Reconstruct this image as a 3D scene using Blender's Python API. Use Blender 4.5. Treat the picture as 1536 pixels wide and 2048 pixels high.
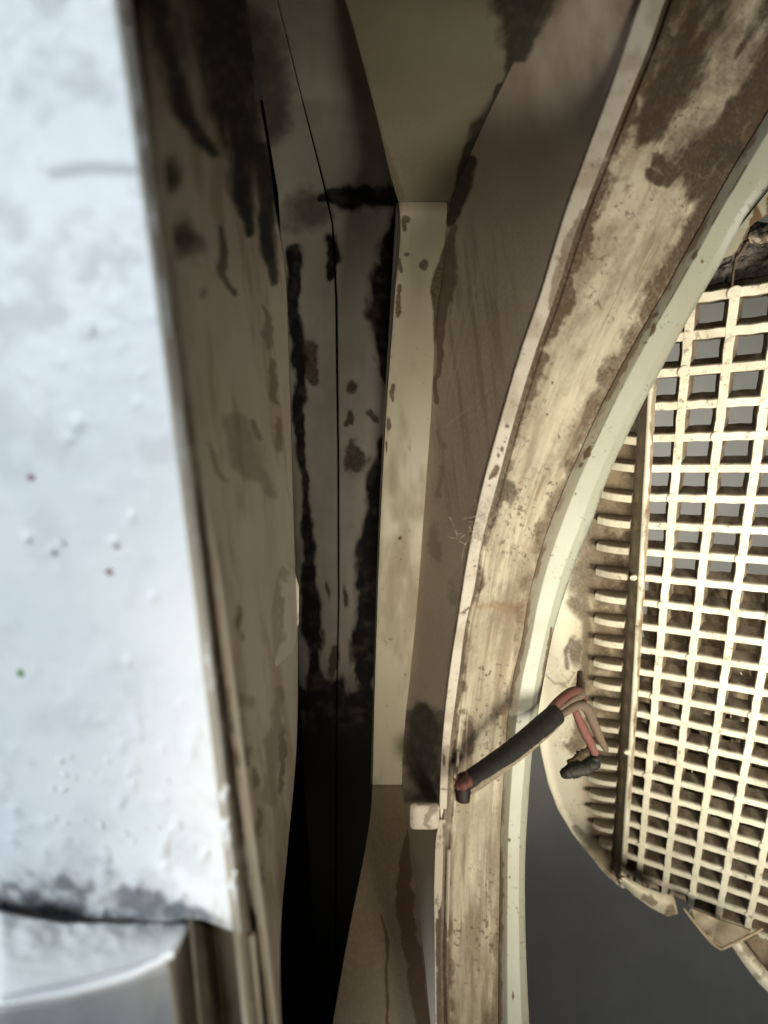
import bpy, math, random
import numpy as np
from mathutils import Vector

random.seed(7)
rng = np.random.default_rng(7)
for o in list(bpy.data.objects):
    bpy.data.objects.remove(o)
scene = bpy.context.scene
COL = scene.collection

# ------------------------------------------------------------------ camera
FPX = 1152.0                       # focal length in photo pixels (wide phone lens, 1536 px across)
cam = bpy.data.cameras.new('camera')
cam.sensor_fit = 'HORIZONTAL'
cam.sensor_width = 36.0
cam.lens = 36.0 * FPX / 1536.0
cam.clip_start = 0.002
cam.clip_end = 20
cam.dof.use_dof = True
cam.dof.focus_distance = 0.205
cam.dof.aperture_fstop = 15.0
camo = bpy.data.objects.new('camera', cam)
COL.objects.link(camo)
camo.rotation_euler = (math.radians(90), 0, 0)
scene.camera = camo

# ------------------------------------------------------------------ world + lamps
w = bpy.data.worlds.new('World')
scene.world = w
w.use_nodes = True
w.node_tree.nodes['Background'].inputs[0].default_value = (0.86, 0.87, 0.80, 1)
w.node_tree.nodes['Background'].inputs[1].default_value = 0.016

def area(name, loc, target, size, power, col, sizey=None, spread=180):
    l = bpy.data.lights.new(name, 'AREA')
    l.energy = power
    l.color = col
    l.size = size
    l.spread = math.radians(spread)
    if sizey:
        l.shape = 'RECTANGLE'
        l.size_y = sizey
    o = bpy.data.objects.new(name, l)
    COL.objects.link(o)
    o.location = loc
    o.rotation_euler = (Vector(target) - Vector(loc)).to_track_quat('-Z', 'Y').to_euler()
    return o

area('room_lamp', (0.205, -0.08, -0.20), (0.18, 0.27, -0.02), 0.14, 0.72, (1.0, 0.945, 0.80), spread=80)
area('window_light', (-0.34, -0.18, 0.005), (-0.06, 0.08, -0.045), 0.17, 0.66, (0.84, 0.93, 1.0), spread=110)
area('post_fill', (0.018, -0.12, -0.07), (0.07, 0.25, -0.02), 0.03, 0.072, (1.0, 0.94, 0.81), spread=52)  # added unseen fill that brightens the post and side plate
area('wall_fill', (0.20, 0.05, -0.10), (-0.03, 0.13, 0.0), 0.08, 0.0105, (1.0, 0.93, 0.78), spread=75)  # added fill out of view, lifts the inner wall
area('drum_fill', (0.34, 0.27, 0.10), (0.17, 0.6, -0.34), 0.15, 0.75, (1.0, 0.96, 0.90))  # added unseen fill, brightens the grey drum behind the grille

scene.view_settings.view_transform = 'Standard'
scene.view_settings.look = 'None'
scene.view_settings.exposure = 0.0
scene.view_settings.gamma = 1.0

# ------------------------------------------------------------------ numpy helpers
def W(px, py, d):
    """photo pixel + distance along the lens axis (m) -> point in the scene"""
    return np.stack([(px - 768.0) / FPX * d, d + 0 * px, -(py - 1024.0) / FPX * d], -1)

def P3(px, py, d):
    return Vector(((px - 768.0) / FPX * d, d, -(py - 1024.0) / FPX * d))

def rail(pts, lin=False):
    p = np.array(pts, float)
    y, v = p[:, 0], p[:, 1:]
    if lin or len(p) < 3:
        return lambda t: (np.interp(t, y, v[:, 0]), np.interp(t, y, v[:, 1]))
    m = np.zeros_like(v)
    dl = (v[1:] - v[:-1]) / (y[1:] - y[:-1])[:, None]
    m[0], m[-1] = dl[0], dl[-1]
    h = y[1:] - y[:-1]
    m[1:-1] = (dl[:-1] * h[1:, None] + dl[1:] * h[:-1, None]) / (h[:-1] + h[1:])[:, None]
    def f(t):
        t = np.clip(t, y[0], y[-1])
        k = np.clip(np.searchsorted(y, t, side='right') - 1, 0, len(y) - 2)
        hh = h[k]
        s = ((t - y[k]) / hh)[..., None]
        hh = hh[..., None]
        r = ((2*s**3 - 3*s**2 + 1) * v[k] + (s**3 - 2*s**2 + s) * hh * m[k]
             + (-2*s**3 + 3*s**2) * v[k+1] + (s**3 - s**2) * hh * m[k+1])
        return r[..., 0], r[..., 1]
    return f

def nearer(r):
    f = lambda t: np.interp(t, [-160, 0, 404, 1570, 2048, 2200], [1, 1, .86, .86, 1, 1])
    return lambda t: (r(t)[0], r(t)[1]*f(t))

def hsh(ix, iy, seed):
    n = (ix.astype(np.int64) * 374761393 + iy.astype(np.int64) * 668265263 + seed * 982451653) & 0xffffffff
    n = ((n ^ (n >> 13)) * 1274126177) & 0xffffffff
    return ((n ^ (n >> 16)) & 0xffff) / 65535.0

def vnoise(x, y, seed=0):
    ix, iy = np.floor(x), np.floor(y)
    fx, fy = x - ix, y - iy
    fx = fx*fx*(3 - 2*fx)
    fy = fy*fy*(3 - 2*fy)
    a = hsh(ix, iy, seed); b = hsh(ix+1, iy, seed); c = hsh(ix, iy+1, seed); d = hsh(ix+1, iy+1, seed)
    return a*(1-fx)*(1-fy) + b*fx*(1-fy) + c*(1-fx)*fy + d*fx*fy

def fbm(x, y, sc, octv=4, seed=0, ax=1.0, ay=1.0, rot=0.0):
    c, s = math.cos(rot), math.sin(rot)
    X = (x*c + y*s) / (sc*ax)
    Y = (-x*s + y*c) / (sc*ay)
    t = 0; a = .5; n = 0
    for k in range(octv):
        t = t + a * vnoise(X, Y, seed + 17*k); n += a
        X = X*2.03 + 5.1; Y = Y*2.03 + 3.7; a *= .55
    return t / n

def sst(x, a, b):
    t = np.clip((x - a) / (b - a), 0, 1)
    return t*t*(3 - 2*t)

CURW = [0., 0.]
def blob(x, y, cx, cy, rx, ry, rot=0):
    """1 in the middle, 0.5 at the rim, falling on outside"""
    c, s = math.cos(math.radians(rot)), math.sin(math.radians(rot))
    x = x + CURW[0]; y = y + CURW[1]
    dx, dy = x - cx, y - cy
    u = (dx*c + dy*s) / rx
    v = (-dx*s + dy*c) / ry
    return np.clip(1 - 0.5*np.sqrt(u*u + v*v), 0, 1)

def stroke(x, y, pts, wob=1.):
    """polyline (x, y, halfwidth): 0.5 on its border, 1 on its axis"""
    best = np.zeros_like(x)
    x = x + wob*CURW[0]; y = y + wob*CURW[1]
    for (x0, y0, w0), (x1, y1, w1) in zip(pts[:-1], pts[1:]):
        dx, dy = x1 - x0, y1 - y0
        t = np.clip(((x-x0)*dx + (y-y0)*dy) / (dx*dx + dy*dy + 1e-9), 0, 1)
        dist = np.hypot(x - x0 - t*dx, y - y0 - t*dy)
        best = np.maximum(best, np.clip(1 - 0.5 * dist / (w0 + t*(w1 - w0)), 0, 1))
    return best

def stain(x, y, f, rough=.35, sc=40, seed=0, soft=.06, ax=1., ay=1., rot=0.):
    n = fbm(x, y, sc, 5, seed, ax, ay, rot) - .5
    nf = fbm(x, y, 12, 4, seed + 91, ax, ay, rot) - .5
    on = (f > .02)
    g = f + (rough * n * 2 + .17 * nf) * on
    core = sst(g, .5 - soft, .5 + soft)
    halo = sst(g, .22, .56)
    return np.clip(core * (.84 + .30*fbm(x, y, 16, 4, seed + 33)) + .32*halo*(1 - core), 0, 1)

def warp(x, y):
    """irregular outlines: shift the lookup position of every stain"""
    wx = 16*(fbm(x, y, 55, 3, 201) - .5) + 5*(fbm(x, y, 19, 3, 203) - .5)
    wy = 26*(fbm(x, y, 55, 3, 207) - .5) + 6*(fbm(x, y, 19, 3, 209) - .5)
    return wx, wy

# ------------------------------------------------------------------ mesh helpers
def tag(o, label=None, cat=None, group=None, kind=None):
    for k, v in (('label', label), ('category', cat), ('group', group), ('kind', kind)):
        if v: o[k] = v
    return o

def empty(name, loc, label, cat, group=None):
    o = bpy.data.objects.new(name, None)
    o.empty_display_size = .01
    o.location = loc
    COL.objects.link(o)
    return tag(o, label, cat, group)

def link(name, me, mat, parent=None):
    o = bpy.data.objects.new(name, me)
    COL.objects.link(o)
    if mat: me.materials.append(mat)
    if parent:
        o.parent = parent
        if parent.type == 'EMPTY': o.location = -parent.location
    return o

def quads_mesh(name, co, quads, dirt=None, smooth=True):
    me = bpy.data.meshes.new(name)
    nf = len(quads)
    me.vertices.add(len(co)); me.vertices.foreach_set('co', np.ascontiguousarray(co, np.float32).ravel())
    me.loops.add(nf*4); me.loops.foreach_set('vertex_index', np.ascontiguousarray(quads, np.int32).ravel())
    me.polygons.add(nf); me.polygons.foreach_set('loop_start', np.arange(0, nf*4, 4, dtype=np.int32))
    me.polygons.foreach_set('use_smooth', np.full(nf, smooth, bool))
    if dirt is not None:
        a = me.color_attributes.new('dirt', 'FLOAT_COLOR', 'POINT')
        a.data.foreach_set('color', np.ascontiguousarray(dirt, np.float32).ravel())
    me.update(calc_edges=True)
    me.validate()
    return me

def sheet(name, fn, nu, nv, mat, parent=None, th=.0009, dirt=None, relief=None, warped=True):
    """a bent sheet with real thickness: fn(u, v) -> px, py, d ; u runs down, v runs across"""
    u, v = np.meshgrid(np.linspace(0, 1, nu), np.linspace(0, 1, nv), indexing='ij')
    px, py, d = fn(u, v)
    if relief is not None:
        d = d + relief(px, py, u, v)
    co = W(px, py, d)
    gu = np.gradient(co, axis=0); gv = np.gradient(co, axis=1)
    n = np.cross(gu, gv)
    n /= np.linalg.norm(n, axis=-1, keepdims=True) + 1e-12
    flip = (n * co).sum(-1).mean() > 0
    if flip: n = -n
    back = co - n * th
    D = np.zeros(px.shape + (4,))
    if dirt is not None:
        CURW[:] = warp(px, py) if warped else (0., 0.)
        for k, ch in enumerate(dirt(px, py, u, v)):
            D[..., k] = np.clip(ch, 0, 1)
        CURW[:] = (0., 0.)
    idx = np.arange(nu*nv).reshape(nu, nv)
    f = np.stack([idx[:-1, :-1], idx[1:, :-1], idx[1:, 1:], idx[:-1, 1:]], -1).reshape(-1, 4)
    N = nu*nv
    # n was u x v ; front faces wound so that their normal is n
    fr = f[:, ::-1] if flip else f
    bk = (f if flip else f[:, ::-1]) + N
    per = np.concatenate([idx[0, :], idx[1:, -1], idx[-1, -2::-1], idx[-2:0:-1, 0]])
    nx = np.roll(per, -1)
    sd = np.stack([per, nx, nx + N, per + N], -1)
    if flip: sd = sd[:, ::-1]
    me = quads_mesh(name, np.concatenate([co.reshape(-1, 3), back.reshape(-1, 3)]),
                    np.concatenate([fr, bk, sd]), np.concatenate([D.reshape(-1, 4)]*2))
    return link(name, me, mat, parent)

def across(rails, stops=None):
    """surface running through several rails (left to right); u -> py range"""
    def mk(y0, y1):
        st = np.array(stops if stops else np.linspace(0, 1, len(rails)))
        def fn(u, v):
            py = y0 + (y1 - y0) * u
            xs = [r(py) for r in rails]
            X = np.stack([a for a, _ in xs]); Dd = np.stack([b for _, b in xs])
            k = np.clip(np.searchsorted(st, v, side='right') - 1, 0, len(st) - 2)
            t = (v - st[k]) / (st[k+1] - st[k])
            tk = np.take_along_axis
            g = lambda A, kk: tk(A, kk[None], 0)[0]
            return g(X, k)*(1-t) + g(X, k+1)*t, py, 1/(g(1/Dd, k)*(1-t) + g(1/Dd, k+1)*t)
        return fn
    return mk

def patch(c00, c01, c10, c11):
    c = [np.array(q, float) for q in (c00, c01, c10, c11)]
    def fn(u, v):
        r = [c[0][i]*(1-u)*(1-v) + c[1][i]*(1-u)*v + c[2][i]*u*(1-v) + c[3][i]*u*v for i in range(3)]
        return r[0], r[1], r[2]
    return fn

def tube(name, pts, rad, mat, parent=None, seg=12, sub=6, dirt=None, wob=0., flat=1.):
    """tapered tube along 3D points, ends closed"""
    p = np.array([tuple(q) for q in pts], float)
    r = np.array(rad if hasattr(rad, '__len__') else [rad]*len(p), float)
    if sub > 1 and len(p) > 2:
        t = np.arange(len(p)); tt = np.linspace(0, len(p)-1, (len(p)-1)*sub + 1)
        k = np.clip(tt.astype(int), 0, len(p)-2); s = (tt - k)[:, None]
        q0 = p[np.clip(k-1, 0, None)]; q1 = p[k]; q2 = p[k+1]; q3 = p[np.clip(k+2, None, len(p)-1)]
        c = .5*((2*q1) + (-q0+q2)*s + (2*q0-5*q1+4*q2-q3)*s**2 + (-q0+3*q1-3*q2+q3)*s**3)
        r = np.interp(tt, t, r); p = c
    elif sub > 1:
        tt = np.linspace(0, 1, sub*4+1)[:, None]
        r = np.interp(tt[:, 0], [0, 1], r); p = p[0]*(1-tt) + p[1]*tt
    T = np.gradient(p, axis=0); T /= np.linalg.norm(T, axis=1, keepdims=True) + 1e-12
    up = np.array([.13, 1., .21]); up /= np.linalg.norm(up)
    A = np.cross(T, up); A /= np.linalg.norm(A, axis=1, keepdims=True) + 1e-12
    B = np.cross(T, A)
    an = np.linspace(0, 2*math.pi, seg, endpoint=False)
    rr = r[:, None] * (1 + wob * (rng.random((len(p), seg)) - .5))
    co = p[:, None] + rr[..., None] * (np.cos(an)[None, :, None]*A[:, None] + flat*np.sin(an)[None, :, None]*B[:, None])
    n = len(p)
    vs = co.reshape(-1, 3).tolist(); fs = []
    for i in range(n-1):
        for j in range(seg):
            fs.append((i*seg+j, i*seg+(j+1) % seg, (i+1)*seg+(j+1) % seg, (i+1)*seg+j))
    vs += [p[0].tolist(), p[-1].tolist()]
    for j in range(seg):
        fs.append((len(vs)-2, (j+1) % seg, j))
        fs.append((len(vs)-1, (n-1)*seg+j, (n-1)*seg+(j+1) % seg))
    me = bpy.data.meshes.new(name)
    me.from_pydata(vs, [], fs)
    me.polygons.foreach_set('use_smooth', [True]*len(me.polygons))
    return link(name, me, mat, parent)

# ------------------------------------------------------------------ materials
def painted(name, base, base2=None, rough=.42, brown=(.085, .047, .022), dust=(.27, .2, .13), soot=(.010, .009, .0075),
            rust=(.24, .10, .028), bump=.12, grain=900, spec=.35, speck=0.):
    m = bpy.data.materials.new(name)
    m.use_nodes = True
    nt = m.node_tree; N = nt.nodes; L = nt.links
    bs = N['Principled BSDF']
    at = N.new('ShaderNodeAttribute'); at.attribute_name = 'dirt'
    sp = N.new('ShaderNodeSeparateColor'); L.new(at.outputs['Color'], sp.inputs[0])
    tc = N.new('ShaderNodeTexCoord')
    n1 = N.new('ShaderNodeTexNoise'); n1.inputs['Scale'].default_value = 55; n1.inputs['Detail'].default_value = 6
    n2 = N.new('ShaderNodeTexNoise'); n2.inputs['Scale'].default_value = grain; n2.inputs['Detail'].default_value = 5
    n2.inputs['Roughness'].default_value = .65
    L.new(tc.outputs['Object'], n1.inputs['Vector']); L.new(tc.outputs['Object'], n2.inputs['Vector'])
    base2 = base2 or tuple(c*.82 for c in base)
    def mix(fac, a, b):
        x = N.new('ShaderNodeMix'); x.data_type = 'RGBA'
        if hasattr(fac, 'is_output'): L.new(fac, x.inputs[0])
        else: x.inputs[0].default_value = fac
        for s, q in ((x.inputs[6], a), (x.inputs[7], b)):
            if isinstance(q, tuple): s.default_value = q + (1,)
            else: L.new(q, s)
        return x.outputs[2]
    def mr(v, a, b, c=0., d=1.):
        x = N.new('ShaderNodeMapRange'); L.new(v, x.inputs[0])
        for i, q in enumerate((a, b, c, d)): x.inputs[i+1].default_value = q
        return x.outputs[0]
    def math_(op, a, b):
        x = N.new('ShaderNodeMath'); x.operation = op; x.use_clamp = op in ('ADD', 'MULTIPLY_ADD')
        for i, q in enumerate((a, b)):
            if hasattr(q, 'is_output'): L.new(q, x.inputs[i])
            else: x.inputs[i].default_value = q
        return x.outputs[0]
    c = mix(mr(n1.outputs[0], .35, .7), base, base2)
    g = mr(n2.outputs[0], .3, .7, .78, 1.12)
    bvar = mix(mr(n2.outputs[0], .35, .68), tuple(q*.72 for q in brown), tuple(q*1.35 for q in brown))
    dvar = mix(mr(n2.outputs[0], .35, .68), tuple(q*.72 for q in dust), tuple(q*1.25 for q in dust))
    c = mix(math_('MULTIPLY', at.outputs['Alpha'], g), c, dvar)
    c = mix(math_('MULTIPLY', sp.outputs[2], g), c, rust)
    c = mix(math_('MULTIPLY', sp.outputs[0], g), c, bvar)
    if speck:
        n3 = N.new('ShaderNodeTexNoise'); n3.inputs['Scale'].default_value = 420; n3.inputs['Detail'].default_value = 7; n3.inputs['Roughness'].default_value = .7
        n4 = N.new('ShaderNodeTexNoise'); n4.inputs['Scale'].default_value = 38; n4.inputs['Detail'].default_value = 3
        L.new(tc.outputs['Object'], n3.inputs['Vector']); L.new(tc.outputs['Object'], n4.inputs['Vector'])
        thr = math_('ADD', n3.outputs[0], math_('MULTIPLY', n4.outputs[0], .45))
        c = mix(math_('MULTIPLY', mr(thr, .80, .90), speck), c, tuple(q*1.2 for q in brown))
        c = mix(math_('MULTIPLY', mr(n4.outputs[0], .48, .72), speck*.5), c, dust)
    c = mix(sp.outputs[1], c, soot)
    L.new(c, bs.inputs['Base Color'])
    dm = math_('ADD', math_('ADD', sp.outputs[0], sp.outputs[1]), math_('ADD', at.outputs['Alpha'], sp.outputs[2]))
    L.new(mr(dm, 0, .8, rough, .92), bs.inputs['Roughness'])
    bs.inputs['Specular IOR Level'].default_value = spec
    bp = N.new('ShaderNodeBump'); bp.inputs['Strength'].default_value = bump; bp.inputs['Distance'].default_value = .0006
    L.new(math_('ADD', math_('MULTIPLY', n2.outputs[0], mr(dm, 0, 1, .3, 1.)), math_('MULTIPLY', dm, .35)), bp.inputs['Height'])
    L.new(bp.outputs[0], bs.inputs['Normal'])
    return m

def plain(name, col, rough=.6, col2=None, sc=300, bump=.2, dist=.0004, spec=.3):
    m = bpy.data.materials.new(name)
    m.use_nodes = True
    nt = m.node_tree; N = nt.nodes; L = nt.links
    bs = N['Principled BSDF']
    tc = N.new('ShaderNodeTexCoord')
    n = N.new('ShaderNodeTexNoise'); n.inputs['Scale'].default_value = sc; n.inputs['Detail'].default_value = 6
    n.inputs['Roughness'].default_value = .62
    L.new(tc.outputs['Object'], n.inputs['Vector'])
    r = N.new('ShaderNodeValToRGB')
    r.color_ramp.elements[0].position = .36; r.color_ramp.elements[1].position = .66
    r.color_ramp.elements[0].color = col + (1,)
    r.color_ramp.elements[1].color = (col2 or tuple(c*.7 for c in col)) + (1,)
    L.new(n.outputs[0], r.inputs[0]); L.new(r.outputs[0], bs.inputs['Base Color'])
    bs.inputs['Roughness'].default_value = rough
    bs.inputs['Specular IOR Level'].default_value = spec
    bp = N.new('ShaderNodeBump'); bp.inputs['Strength'].default_value = bump; bp.inputs['Distance'].default_value = dist
    L.new(n.outputs[0], bp.inputs['Height']); L.new(bp.outputs[0], bs.inputs['Normal'])
    return m

CREAM = (.60, .54, .39)
M_white = painted('white_enamel', (.80, .815, .82), (.72, .755, .78), rough=.38, brown=(.16, .13, .11), dust=(.42, .425, .44),
                  soot=(.05, .054, .066), bump=.15, grain=420)
M_flake = painted('lifted_paint', (.50, .465, .385), (.44, .41, .335))
M_foot = painted('overlit_white', (.93, .935, .93), (.90, .91, .91), rough=.4, brown=(.16, .13, .11), dust=(.5, .5, .5), soot=(.05, .054, .066))  # whiter than the panel: strong light on the ledge put into its colour
M_cream = painted('cream_enamel', CREAM, (.55, .49, .345))
M_inner = painted('aged_cream_enamel', (.455, .42, .345), (.385, .355, .29), brown=(.075, .05, .028))
M_rear = painted('grey_brown_strip', (.36, .325, .27), (.29, .26, .215), brown=(.05, .036, .022), dust=(.16, .13, .095), rough=.7, spec=.08)  # even grey-brown tone of the rear strips
M_plate = painted('brownish_cream_enamel', (.72, .635, .52), (.66, .575, .46), brown=(.20, .14, .10), dust=(.52, .43, .335))
M_band = painted('cream_flange_enamel', (.53, .475, .36), (.46, .405, .30), dust=(.27, .215, .148), bump=.3, brown=(.075, .046, .025))
M_lip = painted('pale_lip_enamel', (.335, .345, .275), (.315, .31, .235), rough=.38)
M_edge = painted('pale_edge_enamel', (.50, .45, .375), (.45, .40, .325), rough=.5, speck=.5)
M_grille = painted('cream_plastic', (.83, .785, .62), (.78, .72, .555), rough=.38, brown=(.065, .040, .020), dust=(.37, .275, .165), bump=.2, speck=.65)
M_cavity = plain('black_gap', (.005, .005, .005), .98, (.003, .003, .003), spec=.03)
M_drum = plain('grey_drum_metal', (.37, .365, .345), .55, (.335, .335, .32), sc=30, bump=.02)
M_sleeve = plain('black_rubber_sleeve', (.006, .0055, .005), .65, (.016, .014, .011), sc=900, bump=.35)
M_sleeve_dust = plain('lint_dust', (.27, .225, .16), .95, (.13, .10, .07), sc=1400, bump=.5)
M_red = plain('red_insulation', (.17, .05, .044), .8, (.12, .075, .055), sc=900)
M_dred = plain('dark_red_insulation', (.12, .03, .025), .7, (.10, .06, .045), sc=900)
M_tan = plain('dusty_tan_insulation', (.155, .11, .078), .9, (.10, .07, .048), sc=1200, bump=.5)
M_char = plain('charred_insulation', (.014, .013, .012), .55, (.03, .026, .02), sc=1000, bump=.8)
M_fuzz = plain('brown_lint', (.17, .125, .08), .95, (.09, .065, .04), sc=1500, bump=.7)
M_fibre = plain('pale_fibre', (.42, .36, .27), .9)
M_greylint = plain('grey_lint', (.17, .145, .125), .97, (.06, .05, .042), sc=420, bump=.9, dist=.002)
M_rust = plain('rust_flake', (.20, .075, .022), .9, (.08, .03, .012), sc=700, bump=.7)

# ================================================================== STRUCTURE
# grey drum wall far behind the grille
def drum_fn(u, v):
    px = 700 + 1300*v
    py = -500 + 3400*u
    return px, py, .62 - .10*(v - .5)**2 - .25*np.clip(u - .5, 0, 1)**2
tag(sheet('drum_wall', drum_fn, 40, 30, M_drum, None, th=.002), kind='structure')

# black sheet behind the gap, its deep shade put into the colour
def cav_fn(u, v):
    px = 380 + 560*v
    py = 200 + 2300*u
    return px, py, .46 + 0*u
tag(sheet('gap_shade_sheet', cav_fn, 12, 12, M_cavity, None, th=.002), kind='structure')

# ================================================================== LEFT: white cabinet panel
cab = empty('cabinet_panel', P3(300, 1900, .08), 'out of focus white enamel cabinet panel with chipped grimy foot and dim inner wall', 'cabinet panel')
E0 = rail([(-1400, 60, .033), (-160, 222, .052), (0, 245, .055), (300, 288, .060), (600, 328, .065), (900, 366, .070), (1200, 403, .075), (1500, 438, .080), (1700, 460, .084), (1870, 478, .087), (2200, 515, .093)])
E1 = rail([(-160, 240, .060), (0, 262, .063), (600, 348, .075), (1000, 399, .083), (1250, 430, .088), (1500, 459, .093), (1800, 500, .099), (2200, 548, .107)])
E2 = rail([(-160, 262, .060), (0, 282, .063), (600, 362, .076), (1000, 414, .083), (1300, 452, .087), (1500, 478, .091), (1860, 525, .098), (2200, 565, .104)])
FE = rail([(-160, 470, .115), (0, 492, .125), (150, 512, .14), (300, 536, .16), (420, 552, .175), (520, 569, .186), (700, 578, .20), (900, 584, .208), (1100, 590, .212), (1300, 596, .214), (1500, 593, .212), (1700, 575, .19), (1850, 562, .15), (1960, 560, .125), (2200, 575, .115)])
EL = rail([(-1400, -1700, .10), (-160, -1700, .125), (2200, -1700, .17)])  # unseen part of the panel, stretched far out to block window light

def face_fn(u, v):
    bx = np.array([-1700, 0, 14, 60, 120, 260, 330, 372, 405, 440, 480.])
    by = np.array([1800, 1800, 1818, 1842, 1852, 1850, 1848, 1838, 1838, 1852, 1872.])
    u = np.where(u < .1, (u/.1)*(1240/3272), 1240/3272 + (u - .1)/.9*(2032/3272))
    py = -1400 + (1872 + 1400) * u
    xl, dl = EL(py); xr, dr = E0(py)
    vv = 1 - (1 - v)**2.2
    px = xl*(1-vv) + xr*vv
    yb = np.interp(px, bx, by)
    py2 = -1400 + (yb + 1400) * u
    xr2, dr2 = E0(py2); xl2, dl2 = EL(py2)
    px2 = xl2*(1-vv) + xr2*vv
    d = 1/((1-vv)/dl2 + vv/dr2)
    return px2, py2, d
def face_dirt(x, y, u, v):
    z = 0*x
    base = np.array([-420, 0, 14, 60, 120, 260, 330, 372, 405, 440, 480.])
    chip = stroke(x, y, [(-60, 1790, 30), (40, 1795, 42), (110, 1790, 56), (200, 1790, 60), (300, 1805, 50), (370, 1825, 30), (405, 1835, 14), (450, 1850, 6)])
    n = fbm(x, y, 26, 5, 3, 1.2, 1.)
    soot = sst(chip*.75 + (n-.5)*1.15, .40, .80) * .74 * (chip > .12)
    brown = sst(stroke(x, y, [(8, 1770, 8), (18, 1815, 8), (60, 1838, 5), (130, 1848, 4), (250, 1848, 4)]), .35, .75)
    soft = stain(x, y, chip, .5, 50, 9, .4) * .55
    dd = sst(fbm(x, y, 90, 4, 11), .52, .75) * .5 + sst(fbm(x, y, 22, 3, 5), .62, .78)*.25 * (y > 1300)
    line = sst(stroke(x, y, [(110, 345, 14), (200, 338, 13), (290, 342, 10)]), .2, .9) * .45
    return brown*.55, soot, z, np.maximum(dd*.5 + soft, line)
def face_relief(x, y, u, v):
    r = -.0003*(fbm(x, y, 120, 3, 21) - .5)
    low = sst(y, 1250, 1750)
    r = r - .0007*sst(fbm(x, y, 30, 4, 8), .52, .85)*(.15 + low)
    chip = stroke(x, y, [(-60, 1800, 26), (110, 1800, 48), (300, 1812, 40), (380, 1828, 20)])
    r = r + .0011*sst(chip, .4, .8)*(fbm(x, y, 18, 4, 31) - .2)
    for k, (cx, cy, s) in enumerate([(52, 1075, 12), (105, 1100, 11), (228, 1085, 12), (150, 850, 20), (135, 880, 16), (262, 1036, 12), (305, 1195, 12), (180, 660, 16), (255, 1325, 14), (215, 1320, 30)]):
        r = r - .0004*np.exp(-((x-cx)**2 + (y-cy)**2)/(2*(s*.55)**2))
    return r
face = sheet('painted_face', face_fn, 420, 240, M_white, cab, th=.0008, dirt=face_dirt, relief=face_relief)

# crumbs and paint lumps stuck on the white face
def lump_mesh(seed):
    r = np.random.default_rng(seed)
    import bmesh
    bm = bmesh.new()
    bmesh.ops.create_icosphere(bm, subdivisions=1, radius=1)
    for v_ in bm.verts:
        v_.co *= .7 + .6*r.random()
        v_.co.y *= .55
    me = bpy.data.meshes.new('paint_lump')
    bm.to_mesh(me); bm.free()
    me.polygons.foreach_set('use_smooth', [True]*len(me.polygons))
    return me
M_lump = plain('white_crumb', (.90, .91, .92), .3, (.82, .85, .87), sc=500)
M_gcrumb = plain('grey_crumb', (.36, .37, .38), .8, (.24, .245, .25), sc=500)
M_pink = plain('pink_speck', (.42, .20, .25), .6); M_orange = plain('orange_speck', (.40, .2, .11), .6); M_green = plain('green_speck', (.2, .42, .16), .6)
lm = [lump_mesh(s) for s in range(4)]
for me in lm: me.materials.append(M_lump)
gm = [lump_mesh(s) for s in (11, 12)]
for me in gm: me.materials.append(M_gcrumb)
def face_pt(px, py, off=.0):
    xr, dr = E0(np.array(float(py))); xl, dl = EL(np.array(float(py)))
    t = (px - xl)/(xr - xl)
    return P3(px, py, float(1/((1-t)/dl + t/dr)) - off)
lumps = [(52, 1075, 14, 0), (120, 1085, 10, 0), (108, 1104, 9, 1), (232, 1092, 9, 1), (262, 1036, 9, 0), (215, 1520, 9, 0), (120, 1520, 13, 0), (140, 1512, 10, 0), (105, 1575, 9, 0), (128, 1578, 8, 0),
         (185, 1548, 8, 0), (255, 1545, 11, 0), (270, 1560, 7, 0), (335, 1562, 6, 0), (110, 1638, 8, 0), (132, 1645, 7, 0), (165, 1640, 6, 0), (200, 1648, 8, 0), (290, 1658, 9, 0), (315, 1655, 7, 0),
         (345, 1655, 10, 0), (355, 1650, 8, 0), (266, 1684, 10, 0), (150, 1556, 7, 0), (205, 1655, 6, 0), (250, 1668, 6, 0), (350, 1718, 7, 0), (200, 1835, 8, 0), (470, 1745, 6, 0), (130, 1550, 9, 0), (255, 1325, 8, 0)]
for k, (x, y, s, g) in enumerate(lumps):
    o = bpy.data.objects.new('paint_lump', (gm if g else lm)[k % 2 if g else k % 4])
    COL.objects.link(o); o.parent = face
    p = face_pt(x, y, .0002)
    o.location = p
    q = s*.78*p.y/FPX
    o.scale = (q*(1+.5*random.random()), q*.42, q)
    o.rotation_euler = (0, random.random()*6, 0)
for x, y, s, mm in ((61, 955, 8, M_pink), (218, 1143, 8, M_orange), (42, 1346, 9, M_green)):
    me = lump_mesh(x); me.materials.append(mm)
    o = bpy.data.objects.new('coloured_speck', me); COL.objects.link(o); o.parent = face
    p = face_pt(x, y, .0002); o.location = p
    q = s*p.y/FPX; o.scale = (q, q*.5, q*.8)

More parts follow.
